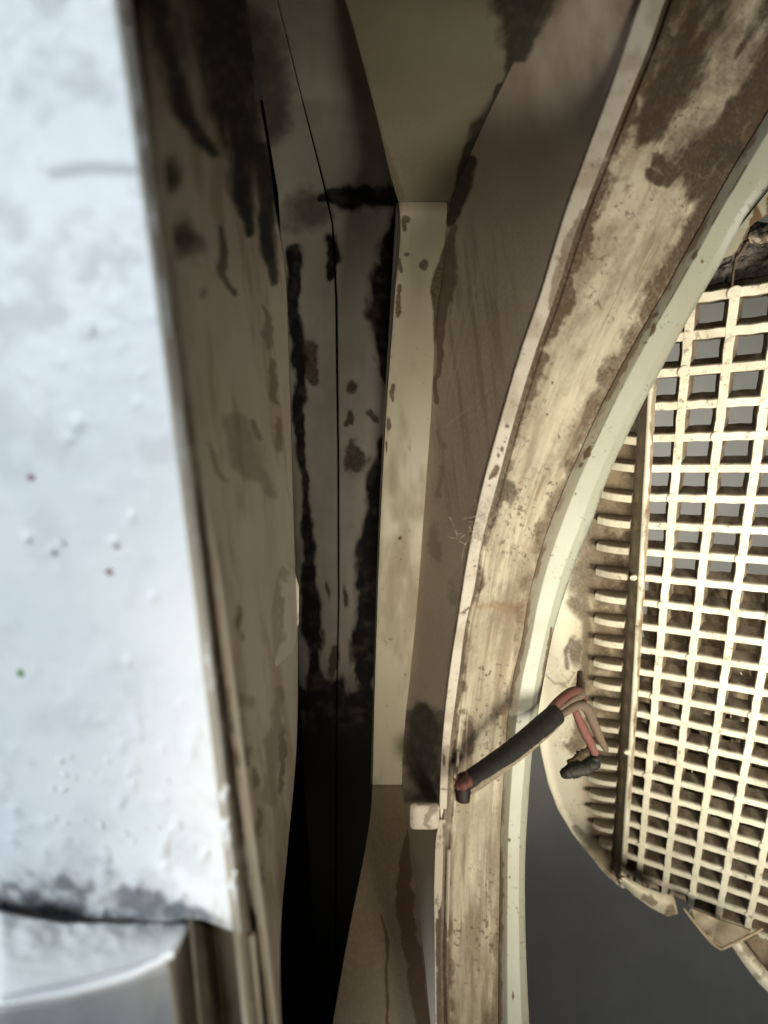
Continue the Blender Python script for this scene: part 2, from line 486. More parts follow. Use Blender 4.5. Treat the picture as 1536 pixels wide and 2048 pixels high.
# protruding white foot under the chipped edge
def foot_top(u, v):          # lit, rounded shelf
    v = 1 - (1 - v)**2
    px = -1700 + (378 + 1700)*v
    yb = np.interp(px, [-1700, 0, 120, 260, 378], [1800, 1822, 1846, 1846, 1846])
    yf = np.interp(px, [-1700, 0, 150, 280, 345, 378], [2290, 2008, 1978, 1942, 1918, 1900])
    px = px - 34*u*sst(v, .92, 1)
    return px, yb + (yf - yb)*u, (.0892 - .0117*u)*(1 + .9*np.clip(-px/1700, 0, 1))
def foot_dirt(x, y, u, v):
    n = fbm(x, y, 26, 4, 13)
    top = (1 - sst(u, .0, .55))
    return 0*x, sst(n*.8 + .5*(1-sst(u, 0, .12)), .72, .95)*.6*(v > .3), 0*x, top*sst(n, .42, .66)*.12
sheet('ledge_top', foot_top, 60, 160, M_foot, cab, dirt=foot_dirt, relief=lambda x, y, u, v: -.0012*(fbm(x, y, 30, 3, 77)-.5)*(1-u))
def foot_front(u, v):
    v = 1 - (1 - v)**2
    px = -1700 + (346 + 1700)*v
    yf = np.interp(px, [-1700, 0, 150, 280, 346], [2290, 2008, 1978, 1942, 1917])
    return px + 36*u*v, yf + 900*u, (.0775 + .16*u + 0*v)*(1 + .9*np.clip(-px/1700, 0, 1))
sheet('ledge_front', foot_front, 40, 80, M_white, cab, dirt=lambda x, y, u, v: (0*x, 0*x, 0*x, .35 + .3*fbm(x, y, 40, 4, 4)))
def foot_side(u, v):
    px = 346 + (372 - 346)*v + 38*u + 4*v*u
    py = 1917 - 60*v + 300*u
    return px, py, .0777 + .012*v + .012*u
sheet('ledge_side', foot_side, 40, 30, M_inner, cab, dirt=lambda x, y, u, v: (.55 + 0*x, 0*x, 0*x, .4 + 0*x))
def foot_recess(u, v):
    px = 384 + (500 - 384)*v + 36*u
    py = 1838 + 34*v + 380*u
    bend = np.where(v < .38, v/.38, (1 - v)/.62)
    return px, py, .092 + .014*bend + .008*u
sheet('ledge_recess', foot_recess, 60, 60, M_inner, cab, dirt=lambda x, y, u, v: (sst(blob(v*100, u*100, 36, 50, 22, 300), .3, .9)*.9 + .25*fbm(x, y, 30, 4, 8), 0*x, 0*x, .35 + 0*x))

# folded return + groove + ridge beside the panel edge
def ret_dirt(x, y, u, v):
    g = sst(blob(v*100, 0*v, 50, 0, 34, 10), .35, .95)
    n = fbm(x, y, 60, 4, 41, .3, 1.6)
    return np.clip(g*(.35 + .6*n + .35*sst(y, 600, 1300)), 0, 1)*.95, 0*x, 0*x, .35*n
sheet('edge_return', across([E0, E1, E2], [0, .55, 1])(-160, 2200), 420, 26, M_inner, cab, dirt=ret_dirt)

# inner wall running back into the gap
def wall_dirt_shade(x, y, u, v):
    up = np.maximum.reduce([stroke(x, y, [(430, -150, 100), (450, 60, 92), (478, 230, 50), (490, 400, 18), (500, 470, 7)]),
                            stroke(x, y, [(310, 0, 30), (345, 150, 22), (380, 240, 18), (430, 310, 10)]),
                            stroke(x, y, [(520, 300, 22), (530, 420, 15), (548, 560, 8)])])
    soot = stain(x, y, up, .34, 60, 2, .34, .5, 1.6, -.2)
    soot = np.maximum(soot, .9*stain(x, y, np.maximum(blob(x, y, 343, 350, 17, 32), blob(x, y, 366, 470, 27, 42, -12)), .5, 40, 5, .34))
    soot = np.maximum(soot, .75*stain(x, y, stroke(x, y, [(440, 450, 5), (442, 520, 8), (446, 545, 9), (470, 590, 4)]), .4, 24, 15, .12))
    flakes = np.maximum.reduce([stroke(x, y, [(530, 612, 3), (540, 640, 5), (537, 665, 9), (541, 690, 8)]), stroke(x, y, [(547, 722, 5), (549, 770, 8), (547, 795, 7), (556, 806, 3)]),
                                blob(x, y, 555, 872, 8, 34), stroke(x, y, [(505, 840, 4), (515, 870, 8), (521, 878, 5)]), stroke(x, y, [(407, 585, 5), (402, 598, 3)]),
                                stroke(x, y, [(415, 885, 2), (430, 925, 5), (452, 965, 2)])])
    brown = stain(x, y, flakes, .4, 14, 8, .2)
    sm = stain(x, y, np.maximum.reduce([stroke(x, y, [(470, 850, 22), (500, 930, 24), (540, 980, 12)]), stroke(x, y, [(560, 1380, 10), (552, 1460, 14), (540, 1600, 14)]),
                                        blob(x, y, 470, 1395, 18, 16), blob(x, y, 500, 1405, 8, 12)]), .4, 40, 18, .3)*.55
    spk = stain(x, y, np.maximum.reduce([blob(x, y, 476, 1240, 5, 16), blob(x, y, 482, 1270, 4, 9), blob(x, y, 490, 1510, 10, 22), blob(x, y, 565, 1520, 8, 50), blob(x, y, 470, 1450, 8, 14), blob(x, y, 510, 1560, 7, 14),
                                         blob(x, y, 515, 1650, 8, 20), blob(x, y, 520, 1750, 8, 30)]), .6, 18, 28, .2)*.8
    st = sst(fbm(x, y, 70, 4, 9, .25, 2.5, -.12), .5, .75)*.55
    low = sst(y, 1350, 1900)*.5*fbm(x, y, 60, 4, 19, .5, 1.5)
    top_shade = (1 - sst(y, -50, 620))*(.35 + .9*fbm(x, y, 110, 4, 88, .5, 1.5))*.62  # light falling off towards the top, painted in as brown
    return np.maximum.reduce([brown*.66, sm*.9, spk, low, top_shade]), soot, 0*x, np.clip(st + .25, 0, 1)
def wall_relief(x, y, u, v):
    r = -.0022*np.exp(-((x-532)/17)**2 - ((y-775)/100)**2)
    r += -.0016*(fbm(x, y, 160, 2, 6) - .5)
    r += .0018*np.exp(-((x-470-(y-880)*.35)/14)**2 - ((y-880)/90)**2)
    return r
inwall = sheet('inner_wall', across([E2, FE])(-160, 2200), 560, 110, M_inner, cab, dirt=wall_dirt_shade, relief=wall_relief)

# curled flake of paint hanging off the far edge of the inner wall
def wall_d(px, py):
    a, da = E2(py); b, db = FE(py)
    t = np.clip((px - a)/(b - a), 0, 1)
    return 1/((1-t)/da + t/db)
def flake_fn(u, v):
    py = 1122 + 212*u
    xc = np.interp(u, [0, .1, .25, .6, .85, 1], [568, 590, 598, 597, 586, 552])
    xl = np.interp(u, [0, .2, .5, .8, 1], [560, 545, 538, 540, 548])
    xl = xl + 4*(fbm(py, py*0, 20, 3, 4)-.5)
    return xl + (xc - xl)*v, py, wall_d(xl + (xc - xl)*v, py) + .0009 - .006*np.sin(v*1.7)*np.sin(np.clip(u*3.14, 0, 3.14))**.5
def flake_dirt(x, y, u, v):
    f = np.maximum.reduce([stroke(v*60, u*212, [(8, 10, 12), (6, 90, 12), (14, 160, 15), (4, 200, 8)]), blob(v*60, u*212, 22, 20, 14, 16), stroke(v*60, u*212, [(20, 80, 8), (26, 100, 4), (22, 130, 7)])])
    return stain(x, y, f, .4, 22, 3, .25)*.5, 0*x, 0*x, .15*fbm(x, y, 20, 3, 1)
sheet('paint_flake', flake_fn, 110, 40, M_flake, inwall, th=.0014, dirt=flake_dirt, warped=False)

# ================================================================== BACK STRIPS behind the gap
rear = empty('rear_panel', P3(670, 1390, .3), 'dim sooty rear panel of two long strips with a dark seam, deep in the gap', 'panel')
SL = rail([(-160, 470, .13), (0, 485, .150), (200, 525, .19), (385, 556, .246), (450, 560, .252), (700, 566, .262), (1400, 600, .31), (1500, 606, .316), (2100, 640, .36)], lin=True)
SM = rail([(-160, 510, .128), (0, 552, .146), (200, 602, .188), (375, 647, .245), (450, 663, .251), (600, 670, .258), (900, 674, .276), (1200, 675, .296), (1400, 672, .31), (1500, 671, .316), (2100, 668, .36)], lin=True)
SM2 = rail([(-160, 513, .128), (0, 555, .146), (200, 605, .188), (375, 651, .245), (450, 667, .251), (600, 675, .258), (900, 678.5, .276), (1200, 679, .296), (1400, 675, .31), (1500, 674, .316), (2100, 671, .36)], lin=True)
SR = rail([(-160, 660, .124), (0, 705, .142), (200, 762, .186), (385, 812, .246), (450, 816, .252), (1400, 790, .312), (1500, 786, .318), (2100, 770, .362)], lin=True)
def strip_dirt_shade(x, y, u, v):
    k = np.maximum.reduce([stroke(x, y, [(588, 505, 14), (588, 600, 12), (596, 700, 15), (600, 820, 11), (606, 950, 9), (612, 1050, 12), (622, 1250, 16), (630, 1450, 24)]),
                           stroke(x, y, [(800, 400, 8), (785, 470, 16), (768, 560, 26), (765, 680, 24), (775, 760, 14)]),
                           stroke(x, y, [(770, 890, 18), (755, 960, 20), (745, 1060, 20), (740, 1200, 26), (735, 1330, 34), (720, 1450, 60)]),
                           stroke(x, y, [(640, 400, 10), (690, 392, 24), (760, 395, 20), (800, 390, 14)]),
                           stroke(x, y, [(664, 480, 12), (665, 530, 10), (662, 560, 6)]),
                           stroke(x, y, [(600, 1390, 40), (680, 1420, 44), (760, 1420, 60)])])
    soot = stain(x, y, k, .42, 46, 6, .15, .7, 1.5)
    top = stain(x, y, np.maximum(stroke(x, y, [(480, 60, 60), (540, 250, 40)]), blob(x, y, 620, 420, 40, 40)), .35, 70, 9, .3)*.7
    b = np.maximum.reduce([blob(x, y, 709, 918, 22, 25), blob(x, y, 706, 772, 11, 12), stroke(x, y, [(694, 850, 4), (705, 822, 6), (703, 845, 4)]), stroke(x, y, [(740, 818, 5), (752, 842, 6)]),
                           blob(x, y, 692, 1190, 6, 18), blob(x, y, 656, 1180, 4, 12), stroke(x, y, [(618, 700, 14), (625, 760, 10)]), blob(x, y, 667, 1330, 10, 28)])
    br = stain(x, y, b, .3, 16, 4, .12)
    fade = sst(y, 1250, 1480)  # shade of the deep gap painted in: strips go black downwards
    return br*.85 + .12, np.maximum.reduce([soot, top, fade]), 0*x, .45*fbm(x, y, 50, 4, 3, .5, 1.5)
sheet('left_strip', across([SL, SM])(-160, 2100), 640, 60, M_rear, rear, dirt=strip_dirt_shade)
sheet('right_strip', across([SM2, SR])(-160, 2100), 640, 64, M_rear, rear, dirt=strip_dirt_shade)
seam = across([SM, SM2])(-160, 2100)
sheet('seam', lambda u, v: tuple(q + e for q, e in zip(seam(u, v), ((v-.5)*8, 0, .003))), 200, 4, M_cavity, rear)

# ================================================================== POST (cream channel)
post = empty('channel_post', P3(775, 1900, .2), 'cream folded metal post in the middle, lit on its straight stretch', 'post')
PLm = nearer(rail([(404, 797, .2345), (420, 799, .2365), (600, 789, .240), (800, 774, .244), (1000, 763, .249), (1200, 755, .253), (1400, 749, .257), (1570, 745, .262)]))
PRm = nearer(rail([(404, 895, .2345), (440, 893, .2365), (520, 888, .238), (650, 872, .241), (800, 864, .244), (1000, 850, .249), (1200, 835, .253), (1350, 822, .256), (1450, 812, .258), (1570, 806, .262)]))
def post_dirt(x, y, u, v):
    right = np.array([430, 500, 560, 585, 610, 640, 700, 760, 820, 1000, 1200, 1350, 1450, 1570])
    rx = np.array([898, 885, 862, 858, 862, 866, 868, 872, 866, 853, 838, 824, 814, 808])
    edge = np.interp(y, right, rx)
    j = 9*(fbm(x, y, 26, 5, 7) - .5)
    br = sst(x + j, edge - 1, edge + 4)
    sp = np.maximum.reduce([stroke(x, y, [(797, 520, 4), (803, 542, 3)]), blob(x, y, 812, 438, 9, 7), stroke(x, y, [(806, 440, 4), (810, 460, 4)]), blob(x, y, 813, 508, 7, 4), stroke(x, y, [(799, 570, 3), (795, 632, 5)]),
                            stroke(x, y, [(787, 770, 3), (783, 785, 5), (786, 802, 2)]), blob(x, y, 777, 850, 4, 16), blob(x, y, 773, 895, 2, 12), blob(x, y, 800, 1076, 3, 3), blob(x, y, 848, 530, 7, 9)])
    s2 = stain(x, y, sp, .45, 12, 5, .12)
    fine = sst(fbm(x, y, 9, 4, 23), .74, .8)*sst(fbm(x, y, 120, 3, 13), .5, .7)*.6
    du = sst(fbm(x, y, 80, 4, 33, .5, 1.4), .45, .8)*.5 + .5*(1 - sst(u, 0, .025)) + .35*(1 - sst(v, 0, .12))*fbm(x, y, 24, 3, 5)
    return np.maximum.reduce([br*.9, s2*.85, fine]), 0*x, 0*x, du
sheet('straight_face', across([PLm, PRm])(404, 1570), 580, 62, M_cream, post, th=.004, dirt=post_dirt, warped=False)
PLu = nearer(rail([(-160, 640, .110), (0, 690, .136), (200, 745, .176), (385, 791, .2295), (404, 797, .2345)]))
PRu = nearer(rail([(-160, 1165, .104), (0, 1092, .130), (150, 1015, .156), (250, 968, .184), (340, 928, .212), (404, 897, .2345)]))
def postu_dirt(x, y, u, v):
    k = np.maximum.reduce([stroke(x, y, [(1090, -150, 60), (1062, 0, 58), (1050, 60, 40), (1030, 120, 14), (1010, 180, 10)]), stroke(x, y, [(1000, 170, 8), (985, 225, 20), (960, 280, 18), (935, 335, 13), (915, 400, 11)])])
    soot = stain(x, y, k, .3, 50, 12, .16, .6, 1.5, .5)
    l = stain(x, y, stroke(x, y, [(700, 60, 10), (750, 250, 9), (800, 395, 8)]), .4, 30, 3, .3)*.5
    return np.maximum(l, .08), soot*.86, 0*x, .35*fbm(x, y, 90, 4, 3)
M_olive = painted('olive_shaded_enamel', (.27, .25, .175), (.225, .21, .148), rough=.55)  # olive enamel with the shade of the angled faces put into its colour
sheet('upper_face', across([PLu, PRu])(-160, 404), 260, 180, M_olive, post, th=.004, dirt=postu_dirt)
PLl = nearer(rail([(1570, 745, .262), (1620, 742, .250), (1700, 730, .231), (1850, 700, .203), (2048, 665, .178), (2200, 640, .163)]))
PRl = nearer(rail([(1570, 806, .262), (1620, 812, .250), (1700, 822, .231), (1850, 842, .203), (2048, 862, .178), (2200, 878, .163)]))
def postl_dirt_shade(x, y, u, v):
    k = np.maximum.reduce([stroke(x, y, [(818, 1660, 4), (815, 1720, 9), (808, 1775, 15), (818, 1870, 18), (838, 1990, 16), (850, 2060, 15)]), stroke(x, y, [(766, 1830, 1), (770, 1880, 3.5), (776, 2000, 3), (778, 2080, 2)])])
    return stain(x, y, k, .16, 30, 12,   .08)*.6 + .42, 0*x, 0*x, .45 + .35*fbm(x, y, 70, 4, 3)  # dirt streaks, plus an even brown that paints in the face's shade
sheet('lower_face', across([PLl, PRl])(1570, 2200), 300, 110, M_olive, post, th=.004, dirt=postl_dirt_shade)
# side return of the post turning back into the gap
PLb = nearer(rail([(404, 812, .27), (1570, 775, .30)]))
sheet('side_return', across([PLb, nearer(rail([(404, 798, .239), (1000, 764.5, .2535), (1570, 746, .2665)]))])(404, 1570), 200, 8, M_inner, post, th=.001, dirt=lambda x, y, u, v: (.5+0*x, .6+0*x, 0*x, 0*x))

# ================================================================== RING (drum opening)
ring = empty('drum_opening_ring', P3(960, 2040, .18), 'curved cream metal ring of the drum opening, smeared with brown grime', 'metal ring')
rimd = rail([(-160, 0, .121), (0, 0, .126), (500, 0, .142), (1000, 0, .156), (1600, 0, .166), (2048, 0, .163), (2200, 0, .160)])
def rr(pts, off=0.):
    return rail([(y, x, float(rimd(np.array(float(y)))[1]) + off) for y, x in pts])
RLp = [(-160, 1342), (0, 1283), (174, 1223), (314, 1171), (419, 1133), (593, 1080), (700, 1043), (850, 999), (996, 960), (1131, 933), (1228, 918), (1350, 899), (1500, 884), (1618, 879)]
RRp = [(-160, 1398), (0, 1330), (87, 1300), (195, 1256), (331, 1202), (460, 1153), (593, 1110), (700, 1072), (850, 1026), (923, 1006), (987, 989), (1082, 964), (1192, 945), (1236, 934), (1350, 918), (1500, 899), (1618, 893)]
RL2p = [(1640, 880), (1660, 875), (1743, 869), (1872, 869), (2044, 870.5), (2200, 873)]
RR2p = [(1640, 891), (1660, 888.5), (1743, 885), (1815, 883.5), (1900, 881.5), (2044, 884), (2200, 888)]
LIp = [(-160, 1745), (0, 1655), (100, 1600), (223, 1536), (297, 1490), (342, 1463), (433, 1412), (506, 1371), (593, 1323), (668, 1279), (742, 1238), (805, 1206), (890, 1166), (969, 1131), (1047, 1100), (1131, 1073), (1204, 1056), (1289, 1042), (1346, 1028), (1414, 1018), (1573, 1006), (1665, 1001), (1801, 999), (1984, 996.5), (2200, 996)]
LOp = [(-160, 1850), (0, 1755), (150, 1665), (300, 1578), (370, 1536), (432, 1491), (512, 1450), (589, 1405), (680, 1354), (748, 1318), (806, 1287), (867, 1257), (916, 1233), (987, 1204), (1039, 1186), (1109, 1157), (1175, 1134), (1265, 1107), (1350, 1090), (1414, 1078.5), (1505, 1065), (1619, 1056), (1710, 1051), (1847, 1051), (2029, 1058), (2200, 1068)]
RL = rr(RLp); RR = rr(RRp); RL2 = rr(RL2p, .0012); RR2 = rr(RR2p, .0012)

# side plate from the post to the rim
PRplate = nearer(rail([(-160, 1150, .1045), (0, 1080, .1305), (150, 1005, .157), (250, 962, .185), (340, 924, .213), (404, 897, .2355), (440, 892, .2378), (520, 887, .2395), (650, 871, .2422), (800, 863, .2455), (1000, 849, .2500), (1200, 834, .2538), (1350, 820, .2562), (1450, 810, .257), (1570, 805, .258), (1620, 811, .2485), (1700, 821, .230), (1850, 841, .202), (2048, 861, .177), (2200, 876, .163)]))
RLall = rail([(y, x + 1, float(rimd(np.array(float(y)))[1]) + .0015) for y, x in RLp[:-1]] + [(1618, 881, .1675), (1640, 881, .1685), (1660, 877, .1685), (1743, 871, .1675), (1872, 871, .1665), (2044, 872.5, .1650), (2200, 880, .1615)])
def plate_dirt_shade(x, y, u, v):
    k = np.maximum.reduce([stroke(x, y, [(1120, -150, 50), (1075, 0, 40), (1040, 110, 18)]), stroke(x, y, [(940, 330, 12), (915, 400, 14), (900, 440, 10)])])
    soot = stain(x, y, k, .3, 50, 12, .16, .6, 1.5, .5)*.85
    lowk = np.maximum.reduce([blob(x, y, 852, 1560, 44, 130), stroke(x, y, [(845, 1420, 18), (850, 1500, 40), (850, 1605, 36)])])
    soot = np.maximum(soot, stain(x, y, lowk, .42, 60, 21, .24)*.88*(1 - sst(y, 1598, 1612)))
    b = np.maximum.reduce([stroke(x, y, [(905, 455, 6), (895, 520, 16), (885, 590, 20), (878, 680, 8), (872, 800, 4)])])
    br = stain(x, y, b, .3, 26, 8, .12, .5, 1.6)
    ang = .22
    smear = sst(fbm(x, y, 60, 5, 14, .16, 3.2, -.12), .46, .72) * sst(blob(x, y, 935, 700, 85, 330, 6), .3, .75)*.38
    wipes = np.zeros_like(x)
    for (x0, y0, x1, y1, ww) in ((905, 640, 930, 400, 2.2), (888, 800, 935, 560, 2.4), (900, 790, 965, 520, 2.), (880, 620, 905, 770, 1.8), (890, 700, 915, 800, 2.2), (893, 850, 945, 810, 4), (878, 1000, 884, 820, 1.6), (905, 470, 940, 540, 1.5)):
        wipes = np.maximum(wipes, sst(stroke(x, y, [(x0, y0, ww), (x1, y1, ww*.6)], .15), .3, .9))
    dk = stain(x, y, np.maximum.reduce([blob(x, y, 870, 1080, 11, 32), stroke(x, y, [(878, 860, 4), (888, 890, 7)]), stroke(x, y, [(880, 940, 6), (878, 985, 5)]), blob(x, y, 905, 1190, 12, 30)]), .5, 20, 17, .25)*.45
    low2 = sst(y, 1650, 1800)*.25*fbm(x, y, 50, 4, 5, .4, 1.6)
    edge = sst(v, .90, 1.0)*.25*(y < 1600)
    br = np.maximum.reduce([br*.9, smear*(1 - .75*wipes), dk, low2])
    top_shade = (1 - sst(y, 60, 560))*.72*(.5 + fbm(x, y, 90, 4, 66, .6, 1.6))  # shade painted over the upper plate, browner towards the top
    return np.maximum(br, top_shade), soot, 0*x, np.clip(.45*fbm(x, y, 120, 4, 31) + .45*sst(blob(x, y, 950, 900, 120, 600, 8), .3, .8)*(1-.6*wipes), 0, 1)
sheet('side_plate', across([PRplate, RLall])(-160, 2200), 1000, 130, M_plate, ring, th=.0008, dirt=plate_dirt_shade)

def rim_dirt(x, y, u, v):
    sp = np.maximum.reduce([stroke(x, y, [(994, 936, 5), (986, 950, 5.5), (979, 958, 2)]), blob(x, y, 1004, 898, 4, 6), blob(x, y, 997, 911, 2.5, 3), blob(x, y, 1009, 884, 3, 2.5), blob(x, y, 1012, 876, 2, 2), blob(x, y, 1014, 852, 4, 4), blob(x, y, 996, 896, 1.7, 2),
                            blob(x, y, 979, 971, 2, 2), blob(x, y, 950, 1132, 3, 2), stroke(x, y, [(927, 1224, 2.5), (938, 1215, 1.4)]), blob(x, y, 888, 1520, 3, 14), stroke(x, y, [(879, 1578, .9), (895, 1578, .9)]), blob(x, y, 926, 1226, 7, 2)])
    b = stain(x, y, sp, .3, 7, 3, .1)
    fine = sst(fbm(x, y, 6, 4, 5), .68, .8)*sst(fbm(x, y, 70, 3, 15), .42, .66)*.5
    er = stain(x, y, stroke(x, y, [(1165, 425, 5), (1140, 490, 14), (1112, 560, 8), (1100, 620, 3)])*(v > .45), .4, 16, 6, .12)*.65
    return np.maximum.reduce([b*.95, fine, er]), 0*x, 0*x, .5*sst(fbm(x, y, 60, 4, 44), .45, .75)
sheet('rim_edge', across([RL, RR])(-160, 1618), 900, 14, M_edge, ring, th=.0018, dirt=rim_dirt, warped=False)
def rim2_dirt(x, y, u, v):
    n = fbm(x, y, 13, 4, 6, .6, 1.8)
    k = sst(n + .34*sst(y, 1740, 1900)*(v > .25) + .25*sst(v, .45, .8)*sst(y, 1800, 1900), .62, .78)
    return k*.9, k*.35*(y > 1790), 0*x, .3 + 0*x
sheet('lower_rim_edge', across([RL2, RR2])(1640, 2200), 360, 12, M_edge, ring, th=.0016, dirt=rim2_dirt, warped=False)
tg = across([rail([(y, x + 8, d + .0035) for y, x, d in [(p[0], p[1], float(rimd(np.array(float(p[0])))[1])) for p in RR2p]]), rail([(y, x + 12.5, d + .0030) for y, x, d in [(p[0], p[1], float(rimd(np.array(float(p[0])))[1])) for p in RR2p]])])(1700, 2060)
sheet('flange_bead', tg, 200, 5, M_edge, ring, th=.0008, dirt=lambda x, y, u, v: (.8*sst(fbm(x, y, 14, 4, 9, .6, 1.6) + .35*sst(y, 1840, 1950), .52, .7), 0*x, 0*x, .4 + 0*x))

# rounded tab that clips over the end of the rim
def tab_fn(u, v):
    a = 2*u - 1; b = 2*v - 1
    k = 6.
    rad = np.maximum(np.abs(a), np.abs(b))
    nrm = (np.abs(a)**k + np.abs(b)**k + 1e-9)**(1/k)
    sq = np.where(rad > 0, rad/np.maximum(nrm, 1e-6), 1)
    return 849 + 30*b*sq, 1632 + 27*a*sq, .1655 + .0022*(v < 0) - .0012*(1 - rad**4)
def tab_dirt(x, y, u, v):
    f = np.maximum.reduce([stroke(x, y, [(870, 1610, 6), (858, 1628, 5), (850, 1648, 4), (858, 1655, 3)]), stroke(x, y, [(836, 1608, 3), (876, 1606, 5)]), stroke(x, y, [(855, 1630, 5), (868, 1618, 6)])])
    return stain(x, y, f, .4, 14, 3, .2)*.6, 0*x, 0*x, .4*fbm(x, y, 20, 3, 8)
sheet('clip_tab', tab_fn, 60, 60, M_edge, ring, th=.0012, dirt=tab_dirt, warped=False)

# band (flange surface) : groove, bead, field
allR = RRp[:-1] + [(1618, 893), (1640, 891)] + RR2p[1:]
def allr(off, dx):
    return rail([(y, x + dx*(1 if y > -100 else 1), float(rimd(np.array(float(y)))[1]) + off) for y, x in allR])
LI = rail([(y, x, float(rimd(np.array(float(y)))[1]) + .026) for y, x in LIp])
B0, B1, B2, B3 = allr(.0016, -1), allr(.0060, 9), allr(.0052, 16), allr(.0068, 24)
LId = rail([(y, x + 3, float(rimd(np.array(float(y)))[1]) + .0262) for y, x in LIp])
def band_dirt(x, y, u, v):
    xr = np.interp(y, [p[0] for p in allR], [p[1] for p in allR])
    xl = np.interp(y, [p[0] for p in LIp], [p[1] for p in LIp])
    s = (x - xr)/(xl - xr)                      # 0 at the rim, 1 at the lip
    S1 = s*170
    n1 = fbm(S1, y, 60, 5, 3, .35, 2.6)         # streaks along the ring
    n2 = fbm(x, y, 30, 5, 9)
    n3 = fbm(x, y, 7, 4, 29)
    # dark caked grime
    k = np.maximum.reduce([stroke(x, y, [(1440, -160, 60), (1405, -10, 64), (1370, 100, 54), (1335, 190, 44), (1298, 265, 22)]),
                           stroke(x, y, [(1318, 320, 12), (1355, 345, 14), (1330, 370, 8), (1300, 345, 10)]),
                           stroke(x, y, [(1536, 200, 26), (1485, 255, 42), (1435, 290, 46), (1392, 330, 44), (1400, 385, 30)]),
                           stroke(x, y, [(1600, -100, 30), (1560, 60, 36), (1525, 130, 40), (1495, 230, 30), (1455, 330, 28), (1420, 395, 24), (1395, 440, 19), (1360, 500, 17), (1320, 575, 12), (1290, 630, 12)]),
                           stroke(x, y, [(1450, 250, 20), (1460, 210, 14), (1520, 170, 12)])])
    g = stain(x, y, k, .62, 46, 4, .34, .5, 2.1, .55)
    # grime in the groove next to the rim
    groove = np.interp(y, [-160, 200, 330, 420, 520, 600, 700, 800, 900, 990, 1010, 1100, 1250, 1350, 1450, 1600, 1700, 1900, 2048], [1, 1, .8, 1, .95, 1, .95, .9, .8, .8, .8, .9, .9, .85, .9, .7, .6, .8, .7])
    gw = np.interp(y, [-160, 300, 500, 700, 1000, 1300, 1600, 2048], [.18, .18, .26, .26, .17, .20, .16, .26])
    gr = sst(1 - s/gw + (n2-.5)*1.6 + (n1-.5)*.8, .15, .6)*groove
    # grime along the lip
    lipw = np.interp(y, [300, 500, 600, 700, 800, 900, 950, 1000, 1080, 1150, 1250, 1400, 1500, 1700, 1850, 1950, 2048], [.15, .28, .36, .34, .28, .26, .14, .28, .34, .36, .2, .12, .14, .16, .22, .18, .3])
    lips = sst(1 - (1 - s)/lipw + (n2-.5)*1.2 + (n1-.5)*.8, .12, .7)*np.interp(y, [300, 500, 900, 1000, 1200, 1500, 1700, 2048], [.9, .85, .8, .75, .75, .4, .5, .6])
    speck = sst(n3 + .2*(n2-.5), .60, .74)*sst(fbm(x, y, 90, 4, 71), .36, .6)
    spots = stain(x, y, np.maximum.reduce([blob(x, y, 1146, 934, 9, 11, 30), blob(x, y, 1119, 873, 2.6, 3), blob(x, y, 1098, 830, 2, 2.4), blob(x, y, 1103, 768, 2.4, 2.4)]), .3, 10, 2, .12)
    n1c = fbm(S1, y, 26, 5, 63, .22, 5.5)
    haze = (.75*sst(n1, .28, .78) + .22*sst(n1c, .34, .75))*.95*np.interp(y, [0, 300, 600, 800, 1200, 1700, 2048], [1, .75, .7, .95, 1, .8, 1])
    cross = stain(x, y, np.maximum.reduce([stroke(x, y, [(960, 1215, 5), (1000, 1220, 8), (1050, 1210, 7)]), blob(x, y, 1012, 1232, 8, 10), blob(x, y, 1050, 1240, 8, 14), blob(x, y, 1010, 1415, 8, 12)]), .6, 16, 5, .2)
    dcl = stain(x, y, np.maximum.reduce([blob(x, y, 1005, 985, 20, 26, 20), stroke(x, y, [(1000, 1000, 10), (980, 1050, 8)]), blob(x, y, 935, 1480, 14, 40), blob(x, y, 925, 1330, 10, 14), blob(x, y, 905, 1440, 6, 26)]), .5, 18, 53, .2)
    tan = sst(fbm(S1, y, 70, 5, 61, .6, 1.8), .36, .7)
    cloud = sst(fbm(S1, y, 80, 6, 161, .7, 1.6) + .22*(n3 - .5), .38, .74)*1.15*np.interp(y, [0, 250, 420, 700, 2048], [.75, .6, .42, .52, .26])
    br = np.maximum.reduce([cloud*(.55 + .8*n2), g*1.05, gr, lips*(.75+.5*n2), speck*.8, spots, dcl*.8, .32*sst(n1c*.6 + n1*.55 + .25*(n2-.5) - .08, .48, .76)])
    fine = fbm(x, y, 5, 3, 91)
    br = np.clip(br*(.72 + .55*fine), 0, 1)
    scr = np.zeros_like(x)
    for k2 in range(26):
        t0 = 380 + 1500*((k2*0.37) % 1)
        s0 = .12 + .75*((k2*.618) % 1)
        xa = float(np.interp(t0, [p[0] for p in allR], [p[1] for p in allR])); xb = float(np.interp(t0, [p[0] for p in LIp], [p[1] for p in LIp]))
        t1 = t0 + 50 + 90*((k2*.83) % 1)
        xa1 = float(np.interp(t1, [p[0] for p in allR], [p[1] for p in allR])); xb1 = float(np.interp(t1, [p[0] for p in LIp], [p[1] for p in LIp]))
        scr = np.maximum(scr, sst(stroke(x, y, [(xa + s0*(xb-xa), t0, 1.3), (xa1 + (s0+.03*math.sin(k2*2.))*(xb1-xa1), t1, .8)], .1), .3, .8))
    br = br*(1 - .7*scr)
    soot = np.maximum.reduce([stain(x, y, blob(x, y, 1440, 320, 46, 40, -30), .5, 30, 8, .3)*.6, dcl*.35, g*.42*(1 - sst(y, 380, 620))])
    rust = np.maximum(stain(x, y, np.maximum(stroke(x, y, [(1530, 225, 8), (1490, 285, 10), (1462, 330, 5)]), blob(x, y, 1380, 60, 20, 60)), .5, 18, 9, .2)*.6, cross*.4)
    return br, soot, rust, np.clip(haze*(1-.6*scr) + tan*.6, 0, 1)
